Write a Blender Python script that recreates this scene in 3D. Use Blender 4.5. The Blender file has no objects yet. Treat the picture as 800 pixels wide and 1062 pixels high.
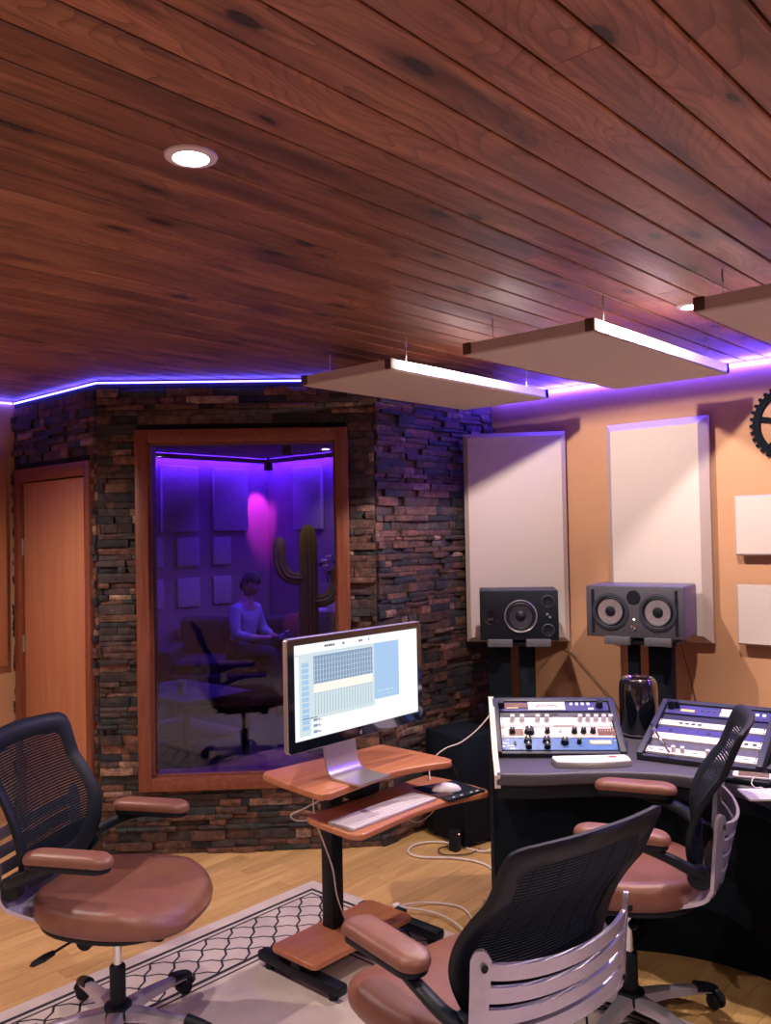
import bpy, bmesh, math, random
from mathutils import Vector, Matrix, noise
random.seed(7)
R = math.radians
C = bpy.context.scene.collection
scene = bpy.context.scene

# ------------------------------------------------------------------ materials
def N(nt, t, **kw):
    n = nt.nodes.new(t)
    for k, v in kw.items():
        if k.startswith('_'):
            setattr(n, k[1:], v)
        else:
            n.inputs[k.replace('__', ' ')].default_value = v
    return n

def new_mat(name):
    m = bpy.data.materials.new(name); m.use_nodes = True
    nt = m.node_tree; nt.nodes.clear()
    out = nt.nodes.new('ShaderNodeOutputMaterial')
    b = nt.nodes.new('ShaderNodeBsdfPrincipled')
    nt.links.new(b.outputs[0], out.inputs[0])
    return m, nt, b

def ramp(nt, src, stops):
    r = nt.nodes.new('ShaderNodeValToRGB')
    e = r.color_ramp.elements
    while len(e) < len(stops): e.new(0.5)
    for i, (p, c) in enumerate(stops):
        e[i].position = p; e[i].color = (*c, 1) if len(c) == 3 else c
    nt.links.new(src, r.inputs[0]); return r

def math_n(nt, op, a, b=None, c=None):
    n = nt.nodes.new('ShaderNodeMath'); n.operation = op
    for i, v in enumerate((a, b, c)):
        if v is None: continue
        if isinstance(v, (int, float)): n.inputs[i].default_value = v
        else: nt.links.new(v, n.inputs[i])
    return n.outputs[0]

def mixc(nt, fac, a, b, mode='MIX'):
    n = nt.nodes.new('ShaderNodeMix'); n.data_type = 'RGBA'; n.blend_type = mode
    for i, v in ((0, fac), (6, a), (7, b)):
        if isinstance(v, (int, float)): n.inputs[i].default_value = v
        elif isinstance(v, tuple): n.inputs[i].default_value = (*v, 1) if len(v) == 3 else v
        else: nt.links.new(v, n.inputs[i])
    return n.outputs[2]

def simple(name, col, rough=.5, metal=0., var=.12, scale=40, bump=0., bscale=300, spec=.5, coat=0., aniso=None):
    m, nt, b = new_mat(name)
    tc = N(nt, 'ShaderNodeTexCoord')
    src = tc.outputs['Object']
    if aniso:
        mp = N(nt, 'ShaderNodeMapping'); mp.inputs['Scale'].default_value = aniso
        nt.links.new(src, mp.inputs[0]); src = mp.outputs[0]
    no = N(nt, 'ShaderNodeTexNoise', Scale=scale, Detail=4)
    nt.links.new(src, no.inputs['Vector'])
    lo = tuple(c*(1-var) for c in col); hi = tuple(min(1, c*(1+var)) for c in col)
    r = ramp(nt, no.outputs[0], [(.3, lo), (.7, hi)])
    nt.links.new(r.outputs[0], b.inputs['Base Color'])
    b.inputs['Roughness'].default_value = rough; b.inputs['Metallic'].default_value = metal
    b.inputs['Specular IOR Level'].default_value = spec
    if coat: b.inputs['Coat Weight'].default_value = coat
    if bump:
        n2 = N(nt, 'ShaderNodeTexNoise', Scale=bscale, Detail=3)
        nt.links.new(src, n2.inputs['Vector'])
        bp = N(nt, 'ShaderNodeBump', Strength=bump, Distance=.01)
        nt.links.new(n2.outputs[0], bp.inputs['Height']); nt.links.new(bp.outputs[0], b.inputs['Normal'])
    return m

def emit(name, col, s, base=(.8, .8, .8)):
    m, nt, b = new_mat(name)
    b.inputs['Base Color'].default_value = (*base, 1)
    b.inputs['Emission Color'].default_value = (*col, 1)
    b.inputs['Emission Strength'].default_value = s
    return m

M = {}
NAVY = (.006, .012, .022)
M['black'] = simple('black_plastic', (.0035, .0075, .014), .5, bump=.05, spec=.3)
M['black_matte'] = simple('black_matte', (.003, .007, .014), .8, bump=.1, spec=.2)
M['black_mesh'] = simple('black_mesh_fabric', (.003, .007, .013), .8, spec=.2)
M['black_gloss'] = simple('gloss_black', (.006, .008, .014), .07, spec=.9, coat=1.)
M['leather'] = simple('brown_leather', (.215, .088, .060), .38, var=.1, scale=18, bump=.12, bscale=420)
M['leather_side'] = simple('brown_leather_side', (.25, .08, .05), .42, var=.1, scale=18, bump=.12, bscale=420)
M['silver'] = simple('silver_paint', (.56, .53, .62), .26, .6, var=.04)
M['chrome'] = simple('chrome', (.75, .75, .78), .12, 1., var=.03)
M['alu'] = simple('brushed_aluminium', (.62, .60, .62), .3, .8, var=.03, aniso=(1, 1, 30))
M['white_plastic'] = simple('white_plastic', (.75, .70, .74), .35, var=.03)
M['off_white'] = simple('cream_plastic', (.72, .66, .62), .4, var=.04)
M['grey'] = simple('grey_plastic', (.09, .09, .11), .5)
M['dark_grey'] = simple('dark_grey_paint', (.022, .027, .045), .5)
M['laminate'] = simple('desk_laminate', (.075, .072, .092), .45, var=.06)
M['wall'] = simple('tan_wall_paint', (.54, .30, .165), .8, var=.03, scale=6, bump=.08, bscale=160)
M['fabric'] = simple('beige_panel_fabric', (.62, .55, .515), .92, var=.05, scale=260, bump=.25, bscale=700)
M['fabric_edge'] = simple('panel_edge_fabric', (.50, .42, .39), .6, var=.04, scale=200, bump=.1, bscale=500)
M['corner_brown'] = simple('brown_corner_trim', (.10, .05, .035), .6)
M['channel'] = simple('panel_channel', (.36, .34, .40), .35, .6, var=.04)
M['steel'] = simple('steel_hinge', (.55, .53, .5), .3, .9, var=.03)
M['cable_white'] = simple('white_cable', (.72, .66, .62), .4)
M['cable_black'] = simple('black_cable', (.01, .01, .014), .5)
M['cable_brown'] = simple('brown_cable', (.06, .03, .02), .5)
M['blue_panel'] = simple('blue_faceplate', (.06, .17, .45), .4)
M['indigo_panel'] = simple('indigo_faceplate', (.05, .05, .20), .4)
M['cream_face'] = simple('cream_faceplate', (.70, .66, .62), .4)
M['white_face'] = simple('white_faceplate', (.82, .79, .80), .35)
M['meter'] = simple('meter_glass', (.22, .12, .11), .2)
M['lcd'] = simple('yellow_lcd', (.70, .62, .34), .3)
M['orange_lcd'] = emit('amber_display', (1., .6, .25), .9, (.5, .3, .1))
M['red_ink'] = simple('red_ink', (.45, .04, .06), .5)
M['blue_ink'] = simple('blue_ink', (.05, .06, .35), .5)
M['cheek'] = simple('cheek_edge', (.78, .66, .56), .5)
M['couch'] = simple('dark_couch', (.012, .010, .016), .7)
M['pillow'] = simple('rust_pillow', (.22, .05, .03), .8)
M['skin'] = simple('skin', (.45, .27, .20), .5)
M['hair'] = simple('dark_hair', (.01, .008, .01), .6)
M['shirt'] = simple('grey_blue_shirt', (.30, .34, .42), .8, bump=.2)
M['trousers'] = simple('dark_trousers', (.02, .022, .035), .8)
M['cactus'] = simple('olive_cactus', (.26, .22, .07), .7, bump=.3)
M['terracotta'] = simple('planter', (.15, .12, .10), .7)
M['booth_wall'] = simple('booth_wall', (.26, .16, .22), .85, var=.05, scale=5)
M['booth_floor'] = simple('booth_carpet', (.016, .012, .024), .95, bump=.3)
M['booth_tile'] = simple('booth_tile_fabric', (.42, .36, .34), .9, bump=.2)
M['screen_brown'] = simple('phone_screen', (.16, .09, .07), .15)
M['cone'] = simple('speaker_cone', (.30, .27, .30), .35, .5)
M['cone_dark'] = simple('dark_speaker_cone', (.02, .02, .03), .6)
M['speaker_grey'] = simple('speaker_baffle_grey', (.060, .060, .078), .42)
M['speaker_case'] = simple('speaker_case', (.085, .075, .17), .35)
M['led_green'] = emit('status_led', (.9, 1., .9), 6)
M['led_red'] = emit('red_led', (1., .1, .1), 5)

def wood(name, c1, c2, c3, axis=0, rough=.35, sc=1., coat=0., spec=.5, ringy=1.):
    m, nt, b = new_mat(name)
    tc = N(nt, 'ShaderNodeTexCoord')
    s = [28*sc]*3; s[axis] = 1.6*sc
    mp = N(nt, 'ShaderNodeMapping'); mp.inputs['Scale'].default_value = s
    nt.links.new(tc.outputs['Object'], mp.inputs[0])
    n1 = N(nt, 'ShaderNodeTexNoise', Scale=1., Detail=6, Roughness=.6, Distortion=.6)
    nt.links.new(mp.outputs[0], n1.inputs['Vector'])
    r = ramp(nt, n1.outputs[0], [(.25, c1), (.5, c2), (.75, c3)])
    nt.links.new(r.outputs[0], b.inputs['Base Color'])
    b.inputs['Roughness'].default_value = rough
    b.inputs['Specular IOR Level'].default_value = spec
    b.inputs['Coat Weight'].default_value = coat
    bp = N(nt, 'ShaderNodeBump', Strength=.06, Distance=.01)
    nt.links.new(n1.outputs[0], bp.inputs['Height']); nt.links.new(bp.outputs[0], b.inputs['Normal'])
    return m
M['door_wood'] = wood('door_veneer', (.42, .17, .085), (.49, .205, .10), (.55, .245, .125), 2, .45, 1.)
M['trim_wood'] = wood('frame_oak', (.13, .036, .021), (.20, .060, .032), (.28, .092, .050), 2, .4, 2.)
M['trim_wood_h'] = wood('frame_oak_flat', (.13, .036, .021), (.20, .060, .032), (.28, .092, .050), 0, .4, 2.)
M['cherry'] = wood('cherry_laminate', (.36, .13, .06), (.45, .17, .08), (.55, .23, .11), 0, .32, 1.2)
M['cherry_edge'] = wood('cherry_edge', (.50, .22, .14), (.56, .26, .17), (.62, .30, .20), 0, .35, 1.2)

def plank_mat(name, cols, knots=True, rough=.3, strength=1., gx=1.3, gy=26., coat=0.):
    m, nt, b = new_mat(name)
    tc = N(nt, 'ShaderNodeTexCoord')
    at = N(nt, 'ShaderNodeAttribute', _attribute_name='pr')
    sep = N(nt, 'ShaderNodeSeparateColor'); nt.links.new(at.outputs['Color'], sep.inputs[0])
    xyz = N(nt, 'ShaderNodeSeparateXYZ'); nt.links.new(tc.outputs['Object'], xyz.inputs[0])
    off = math_n(nt, 'MULTIPLY', sep.outputs[1], 37.)
    def vec(sx, sy, o=off):
        cx = N(nt, 'ShaderNodeCombineXYZ')
        nt.links.new(math_n(nt, 'MULTIPLY_ADD', xyz.outputs[0], sx, o), cx.inputs[0])
        nt.links.new(math_n(nt, 'MULTIPLY', xyz.outputs[1], sy), cx.inputs[1])
        nt.links.new(o, cx.inputs[2]); return cx.outputs[0]
    # coarse figure
    n1 = N(nt, 'ShaderNodeTexNoise', Scale=1., Detail=5, Roughness=.6, Distortion=1.2)
    nt.links.new(vec(gx, gy*.45), n1.inputs['Vector'])
    n2 = N(nt, 'ShaderNodeTexNoise', Scale=1., Detail=4, Roughness=.7)
    nt.links.new(vec(gx*3, gy*5), n2.inputs['Vector'])
    # cathedral rings from iso lines of a smooth noise
    n3 = N(nt, 'ShaderNodeTexNoise', Scale=1., Detail=1, Roughness=.4, Distortion=.3)
    nt.links.new(vec(gx*.9, gy*.28), n3.inputs['Vector'])
    ring = math_n(nt, 'FRACT', math_n(nt, 'MULTIPLY', n3.outputs[0], 26.))
    ring = math_n(nt, 'POWER', ring, 4.)
    mixf = math_n(nt, 'MULTIPLY_ADD', n1.outputs[0], .75, math_n(nt, 'MULTIPLY', n2.outputs[0], .25))
    r = ramp(nt, mixf, [(.30, cols[0]), (.5, cols[1]), (.70, cols[2])])
    c = mixc(nt, math_n(nt, 'MULTIPLY', ring, .7*strength), r.outputs[0], cols[0])
    # per board tone
    tone = math_n(nt, 'MULTIPLY_ADD', sep.outputs[0], .5*strength, 1-.28*strength)
    tn = N(nt, 'ShaderNodeCombineXYZ')
    for i in range(3): nt.links.new(tone, tn.inputs[i])
    c = mixc(nt, 1., c, tn.outputs[0], 'MULTIPLY')
    if knots:
        vo = N(nt, 'ShaderNodeTexVoronoi', _voronoi_dimensions='2D', Scale=1.)
        nz = N(nt, 'ShaderNodeTexNoise', Scale=30., Detail=2)
        nt.links.new(tc.outputs['Object'], nz.inputs['Vector'])
        vv = vec(2.6, 7.)
        va = N(nt, 'ShaderNodeVectorMath', _operation='MULTIPLY_ADD')
        nt.links.new(nz.outputs['Color'], va.inputs[0]); va.inputs[1].default_value = (.07, .07, 0); nt.links.new(vv, va.inputs[2])
        nt.links.new(va.outputs[0], vo.inputs['Vector'])
        d = vo.outputs['Distance']
        sepc = N(nt, 'ShaderNodeSeparateColor'); nt.links.new(vo.outputs['Color'], sepc.inputs[0])
        has = math_n(nt, 'GREATER_THAN', sepc.outputs[0], .62)
        rad = math_n(nt, 'MULTIPLY_ADD', sepc.outputs[1], .09, .035)
        t = math_n(nt, 'DIVIDE', d, rad)
        core = N(nt, 'ShaderNodeMapRange', _interpolation_type='SMOOTHSTEP')
        nt.links.new(t, core.inputs[0]); core.inputs[1].default_value = .75; core.inputs[2].default_value = 1.15
        core.inputs[3].default_value = 1; core.inputs[4].default_value = 0
        halo = N(nt, 'ShaderNodeMapRange', _interpolation_type='SMOOTHSTEP')
        nt.links.new(t, halo.inputs[0]); halo.inputs[1].default_value = .8; halo.inputs[2].default_value = 3.2
        halo.inputs[3].default_value = .62; halo.inputs[4].default_value = 0
        hf = math_n(nt, 'MULTIPLY', halo.outputs[0], has)
        hf = math_n(nt, 'MULTIPLY', hf, math_n(nt, 'MULTIPLY_ADD', n2.outputs[0], 1.2, .1))
        c = mixc(nt, hf, c, tuple(x*.22 for x in cols[0]))
        c = mixc(nt, math_n(nt, 'MULTIPLY', math_n(nt, 'MULTIPLY', core.outputs[0], .97), has), c, (.028, .013, .009))
        # long dark stain streaks
        n5 = N(nt, 'ShaderNodeTexNoise', Scale=1., Detail=3)
        nt.links.new(vec(1.8, 9.), n5.inputs['Vector'])
        st = N(nt, 'ShaderNodeMapRange', _interpolation_type='SMOOTHSTEP')
        nt.links.new(n5.outputs[0], st.inputs[0]); st.inputs[1].default_value = .50; st.inputs[2].default_value = .72
        st.inputs[3].default_value = 0; st.inputs[4].default_value = .72
        c = mixc(nt, st.outputs[0], c, tuple(x*.35 for x in cols[0]))
    nt.links.new(c, b.inputs['Base Color'])
    b.inputs['Roughness'].default_value = rough
    b.inputs['Coat Weight'].default_value = coat; b.inputs['Coat Roughness'].default_value = .15
    bp = N(nt, 'ShaderNodeBump', Strength=.05, Distance=.01)
    nt.links.new(n2.outputs[0], bp.inputs['Height']); nt.links.new(bp.outputs[0], b.inputs['Normal'])
    return m
M['ceiling'] = plank_mat('stained_pine', ((.12, .050, .034), (.30, .124, .072), (.50, .235, .132)), True, .42, coat=.10)
M['floor'] = plank_mat('maple_floor', ((.47, .27, .105), (.60, .37, .15), (.72, .48, .21)), False, .3, .45, gx=2., gy=30, coat=.2)

def stone_mat():
    m, nt, b = new_mat('ledge_stone')
    at = N(nt, 'ShaderNodeAttribute', _attribute_name='col')
    tc = N(nt, 'ShaderNodeTexCoord')
    n1 = N(nt, 'ShaderNodeTexNoise', Scale=26., Detail=7, Roughness=.75)
    n2 = N(nt, 'ShaderNodeTexNoise', Scale=9., Detail=3)
    for n in (n1, n2): nt.links.new(tc.outputs['Object'], n.inputs['Vector'])
    r = ramp(nt, n1.outputs[0], [(.34, (.22, .24, .28)), (.5, (.95, .92, .9)), (.68, (2.1, 1.8, 1.6))])
    c = mixc(nt, 1., at.outputs['Color'], r.outputs[0], 'MULTIPLY')
    r2 = ramp(nt, n2.outputs[0], [(.52, (0, 0, 0)), (.7, (1, 1, 1))])
    c = mixc(nt, math_n(nt, 'MULTIPLY', r2.outputs[0], .45), c, (.10, .045, .03))
    nt.links.new(c, b.inputs['Base Color'])
    b.inputs['Roughness'].default_value = .72
    bp = N(nt, 'ShaderNodeBump', Strength=.7, Distance=.012)
    nt.links.new(n1.outputs[0], bp.inputs['Height']); nt.links.new(bp.outputs[0], b.inputs['Normal'])
    return m
M['stone'] = stone_mat()
M['mortar'] = simple('stone_backing', (.012, .012, .016), .95)

def glass_mat():
    m = bpy.data.materials.new('studio_glass'); m.use_nodes = True
    nt = m.node_tree; nt.nodes.clear()
    out = nt.nodes.new('ShaderNodeOutputMaterial')
    tr = N(nt, 'ShaderNodeBsdfTransparent'); tr.inputs[0].default_value = (.80, .78, .92, 1)
    gl = N(nt, 'ShaderNodeBsdfGlossy', Roughness=.01)
    fr = N(nt, 'ShaderNodeFresnel', IOR=1.62)
    mx = nt.nodes.new('ShaderNodeMixShader')
    nt.links.new(fr.outputs[0], mx.inputs[0]); nt.links.new(tr.outputs[0], mx.inputs[1]); nt.links.new(gl.outputs[0], mx.inputs[2])
    nt.links.new(mx.outputs[0], out.inputs[0]); return m
M['glass'] = glass_mat()

# rug: cream field, black line borders, trellis band; object coords = room coords
RUG = (-1.9, -.4, 2.84, 3.10)  # u0,v0,u1,v1
def rug_mat():
    m, nt, b = new_mat('trellis_rug')
    tc = N(nt, 'ShaderNodeTexCoord')
    xyz = N(nt, 'ShaderNodeSeparateXYZ'); nt.links.new(tc.outputs['Object'], xyz.inputs[0])
    x, y = xyz.outputs[0], xyz.outputs[1]
    # distance to rug edge
    d = math_n(nt, 'MINIMUM', math_n(nt, 'MINIMUM', math_n(nt, 'SUBTRACT', RUG[2], x), math_n(nt, 'SUBTRACT', x, RUG[0])),
               math_n(nt, 'MINIMUM', math_n(nt, 'SUBTRACT', RUG[3], y), math_n(nt, 'SUBTRACT', y, RUG[1])))
    def line(at, w):
        return math_n(nt, 'LESS_THAN', math_n(nt, 'ABSOLUTE', math_n(nt, 'SUBTRACT', d, at)), w)
    ln = line(.075, .009)
    for at, w in ((.105, .005), (.375, .009), (.405, .005)): ln = math_n(nt, 'MAXIMUM', ln, line(at, w))
    p = math_n(nt, 'MULTIPLY', math_n(nt, 'ADD', x, y), .70711/.092)
    q = math_n(nt, 'MULTIPLY', math_n(nt, 'SUBTRACT', x, y), .70711/.092)
    def fam(s, t):
        wob = math_n(nt, 'MULTIPLY', math_n(nt, 'SUBTRACT', math_n(nt, 'PINGPONG', math_n(nt, 'MULTIPLY', t, 2.), 1.), .5), .13)
        f = math_n(nt, 'FRACT', math_n(nt, 'ADD', s, wob))
        return math_n(nt, 'LESS_THAN', math_n(nt, 'ABSOLUTE', math_n(nt, 'SUBTRACT', f, .5)), .05)
    lat = math_n(nt, 'MAXIMUM', fam(p, q), fam(q, p))
    band = math_n(nt, 'MULTIPLY', math_n(nt, 'GREATER_THAN', d, .105), math_n(nt, 'LESS_THAN', d, .375))
    ink = math_n(nt, 'MAXIMUM', ln, math_n(nt, 'MULTIPLY', lat, band))
    n1 = N(nt, 'ShaderNodeTexNoise', Scale=500., Detail=2); nt.links.new(tc.outputs['Object'], n1.inputs['Vector'])
    n0 = N(nt, 'ShaderNodeTexNoise', Scale=9., Detail=2); nt.links.new(tc.outputs['Object'], n0.inputs['Vector'])
    base = ramp(nt, n0.outputs[0], [(.3, (.58, .50, .46)), (.7, (.68, .59, .54))])
    # fine ribs of the weave
    rib = math_n(nt, 'FRACT', math_n(nt, 'MULTIPLY', x, 90.))
    rb = math_n(nt, 'MULTIPLY', math_n(nt, 'LESS_THAN', rib, .4), .22)
    c = mixc(nt, rb, base.outputs[0], (.42, .35, .32))
    c = mixc(nt, ink, c, (.012, .013, .022))
    nt.links.new(c, b.inputs['Base Color']); b.inputs['Roughness'].default_value = .95
    bp = N(nt, 'ShaderNodeBump', Strength=.3, Distance=.004)
    nt.links.new(n1.outputs[0], bp.inputs['Height']); nt.links.new(bp.outputs[0], b.inputs['Normal'])
    return m
M['rug'] = rug_mat()
M['led'] = emit('blue_led', (.085, .065, 1.), 24)
M['led_wall'] = emit('blue_led_wall', (.075, .045, 1.), 210)
M['led_b'] = emit('blue_led_booth', (.11, .02, 1.), 260)
M['lamp'] = emit('lamp_glow', (1., .86, .80), 28)
M['scr_white'] = emit('screen_white', (.93, .96, 1.), 1.05, (.02, .02, .02))
M['scr_blue'] = emit('screen_blue', (.42, .66, .95), .9, (.02, .02, .02))
M['scr_slate'] = emit('screen_slate', (.27, .42, .62), .8, (.02, .02, .02))
M['scr_pale'] = emit('screen_pale', (.72, .86, .90), .9, (.02, .02, .02))
M['scr_dark'] = emit('screen_dark', (.08, .10, .16), .8, (.02, .02, .02))
M['scr_cream'] = emit('screen_cream', (.95, .95, .85), 1., (.02, .02, .02))
M['btn_glow'] = emit('white_button', (.85, .85, 1.), 1.2)

# ------------------------------------------------------------------ mesh builder
I4 = Matrix.Identity(4)
def T(x, y, z): return Matrix.Translation((x, y, z))
def RZ(a): return Matrix.Rotation(a, 4, 'Z')
def RX(a): return Matrix.Rotation(a, 4, 'X')
def RY(a): return Matrix.Rotation(a, 4, 'Y')

class MB:
    def __init__(s): s.v = []; s.f = []; s.mi = []; s.mats = []; s.cols = []
    def mat(s, m):
        if m not in s.mats: s.mats.append(m)
        return s.mats.index(m)
    def add(s, vs, fs, m=None, X=None, col=None):
        k = len(s.v); i = s.mat(m) if m else 0
        for p in vs:
            p = Vector(p)
            s.v.append(X @ p if X else p)
        for f in fs:
            s.f.append([a+k for a in f]); s.mi.append(i); s.cols.append(col)
        return s
    def bm(s, b, m=None, X=None):
        b.verts.index_update()
        s.add([v.co.copy() for v in b.verts], [[v.index for v in f.verts] for f in b.faces], m, X); b.free(); return s
    def box(s, c, d, m=None, X=None, bev=0., seg=2, col=None):
        if bev:
            b = bmesh.new(); bmesh.ops.create_cube(b, size=1)
            for v in b.verts: v.co = Vector((v.co.x*d[0], v.co.y*d[1], v.co.z*d[2]))
            bmesh.ops.bevel(b, geom=b.edges[:]+b.verts[:], offset=bev, segments=seg, profile=.5, affect='EDGES')
            for v in b.verts: v.co += Vector(c)
            return s.bm(b, m, X)
        x, y, z = c; a, b_, c_ = d[0]/2, d[1]/2, d[2]/2
        vs = [(x+i*a, y+j*b_, z+k*c_) for k in (-1, 1) for i, j in ((-1, -1), (1, -1), (1, 1), (-1, 1))]
        return s.add(vs, [(3, 2, 1, 0), (4, 5, 6, 7), (0, 1, 5, 4), (1, 2, 6, 5), (2, 3, 7, 6), (3, 0, 4, 7)], m, X, col)
    def prism(s, pts, z0, z1, m=None, X=None, bev=0., seg=2):
        b = bmesh.new()
        lo = [b.verts.new((p[0], p[1], z0)) for p in pts]; hi = [b.verts.new((p[0], p[1], z1)) for p in pts]
        n = len(pts); b.faces.new(lo[::-1]); top = b.faces.new(hi)
        for i in range(n): b.faces.new((lo[i], lo[(i+1) % n], hi[(i+1) % n], hi[i]))
        bmesh.ops.recalc_face_normals(b, faces=b.faces[:])
        if bev:
            es = [e for e in b.edges if abs(e.verts[0].co.z-e.verts[1].co.z) < 1e-6]
            bmesh.ops.bevel(b, geom=es, offset=bev, segments=seg, profile=.5, affect='EDGES')
        return s.bm(b, m, X)
    def lathe(s, prof, m=None, X=None, seg=24, cap=False):
        vs = []; fs = []; n = len(prof)
        for k in range(seg):
            a = 2*math.pi*k/seg
            for r, z in prof: vs.append((r*math.cos(a), r*math.sin(a), z))
        for k in range(seg):
            k2 = (k+1) % seg
            for i in range(n-1): fs.append((k*n+i, k2*n+i, k2*n+i+1, k*n+i+1))
        if cap and prof[0][0] > 1e-6: fs.append([k*n for k in range(seg)][::-1])
        if cap and prof[-1][0] > 1e-6: fs.append([k*n+n-1 for k in range(seg)])
        return s.add(vs, fs, m, X)
    def cyl(s, p0, p1, r, m=None, X=None, seg=16, r1=None):
        p0 = Vector(p0); p1 = Vector(p1); d = p1-p0
        Q = T(*p0) @ d.to_track_quat('Z', 'Y').to_matrix().to_4x4()
        return s.lathe([(r, 0), (r if r1 is None else r1, d.length)], m, (X @ Q) if X else Q, seg, True)
    def tube(s, pts, r, m=None, X=None, seg=8, smooth=0, flat=1.):
        pts = [Vector(p) for p in pts]
        if smooth: pts = catmull(pts, smooth)
        rs = r if isinstance(r, (list, tuple)) else None
        vs = []; fs = []; up = Vector((0, 0, 1)); n = len(pts)
        prev = None
        for i, p in enumerate(pts):
            t = (pts[min(i+1, n-1)]-pts[max(i-1, 0)]).normalized()
            if prev is None:
                a = t.cross(up);
                if a.length < 1e-3: a = t.cross(Vector((0, 1, 0)))
                a.normalize()
            else:
                a = (prev-t*prev.dot(t)).normalized()
            prev = a; b_ = t.cross(a)
            rr = r if rs is None else rs[0]+(rs[1]-rs[0])*i/(n-1)
            for k in range(seg):
                an = 2*math.pi*k/seg
                vs.append(p+a*rr*math.cos(an)+b_*rr*flat*math.sin(an))
        for i in range(n-1):
            for k in range(seg):
                k2 = (k+1) % seg
                fs.append((i*seg+k, i*seg+k2, (i+1)*seg+k2, (i+1)*seg+k))
        fs.append(list(range(seg))[::-1]); fs.append([(n-1)*seg+k for k in range(seg)])
        return s.add(vs, fs, m, X)
    def sheet(s, grid, th, m=None, X=None, axis=None):
        """grid of points -> solid slab of thickness th"""
        nr, nc = len(grid), len(grid[0]); G = [[Vector(p) for p in r] for r in grid]
        vs = []; off = []
        for i in range(nr):
            for j in range(nc):
                du = G[min(i+1, nr-1)][j]-G[max(i-1, 0)][j]; dv = G[i][min(j+1, nc-1)]-G[i][max(j-1, 0)]
                nn = du.cross(dv)
                nn = nn.normalized() if nn.length > 1e-9 else Vector((0, 0, 1))
                vs.append(G[i][j]+nn*th/2); off.append(G[i][j]-nn*th/2)
        A = len(vs); vs += off; fs = []
        idx = lambda i, j: i*nc+j
        for i in range(nr-1):
            for j in range(nc-1):
                q = (idx(i, j), idx(i+1, j), idx(i+1, j+1), idx(i, j+1))
                fs.append(q); fs.append(tuple(a+A for a in q[::-1]))
        for i in range(nr-1):
            fs.append((idx(i, 0), idx(i, 0)+A, idx(i+1, 0)+A, idx(i+1, 0)))
            fs.append((idx(i+1, nc-1), idx(i+1, nc-1)+A, idx(i, nc-1)+A, idx(i, nc-1)))
        for j in range(nc-1):
            fs.append((idx(0, j+1), idx(0, j+1)+A, idx(0, j)+A, idx(0, j)))
            fs.append((idx(nr-1, j), idx(nr-1, j)+A, idx(nr-1, j+1)+A, idx(nr-1, j+1)))
        return s.add(vs, fs, m, X)
    def build(s, name, m=None, parent=None, smooth=True, ang=38, loc=None, rz=0.):
        me = bpy.data.meshes.new(name)
        me.from_pydata([tuple(v) for v in s.v], [], s.f); me.update()
        mats = s.mats if s.mats else [m]
        for x in mats: me.materials.append(M[x] if isinstance(x, str) else x)
        if len(mats) > 1:
            me.polygons.foreach_set('material_index', s.mi)
        if any(c is not None for c in s.cols):
            ca = me.color_attributes.new(s.cname if hasattr(s, 'cname') else 'col', 'FLOAT_COLOR', 'CORNER')
            for poly in me.polygons:
                c = s.cols[poly.index] or (.02, .02, .02)
                for li in poly.loop_indices: ca.data[li].color = (*c, 1)
        b = bmesh.new(); b.from_mesh(me); bmesh.ops.recalc_face_normals(b, faces=b.faces[:]); b.to_mesh(me); b.free()
        if smooth:
            me.polygons.foreach_set('use_smooth', [True]*len(me.polygons))
            me.set_sharp_from_angle(angle=R(ang))
        o = bpy.data.objects.new(name, me); C.objects.link(o)
        if parent: o.parent = parent
        if loc is not None: o.location = loc
        o.rotation_euler.z = rz
        return o

def catmull(P, n):
    out = []
    for i in range(len(P)-1):
        p0 = P[max(i-1, 0)]; p1 = P[i]; p2 = P[i+1]; p3 = P[min(i+2, len(P)-1)]
        for k in range(n):
            t = k/n
            out.append(.5*((2*p1)+(-p0+p2)*t+(2*p0-5*p1+4*p2-p3)*t*t+(-p0+3*p1-3*p2+p3)*t**3))
    out.append(P[-1]); return out

def rrect(w, d, r, n=5, cx=0, cy=0):
    pts = []
    for sx, sy, a0 in ((1, 1, 0), (-1, 1, 90), (-1, -1, 180), (1, -1, 270)):
        for k in range(n+1):
            a = R(a0+90*k/n)
            pts.append((cx+sx*(w/2-r)+r*math.cos(a), cy+sy*(d/2-r)+r*math.sin(a)))
    return pts

def tag(o, label, cat, group=None, kind=None):
    o['label'] = label; o['category'] = cat
    if group: o['group'] = group
    if kind: o['kind'] = kind
    return o
def thing(name, label, cat, loc=(0, 0, 0), rz=0, group=None):
    o = bpy.data.objects.new(name, None); C.objects.link(o); o.empty_display_size = .1
    o.location = loc; o.rotation_euler = (0, 0, rz)
    return tag(o, label, cat, group)
def struct(o): o['kind'] = 'structure'; return o
def copy_tree(o, parent=None):
    c = o.copy(); C.objects.link(c)
    if parent: c.parent = parent
    for ch in list(o.children): copy_tree(ch, c)
    return c

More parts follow.
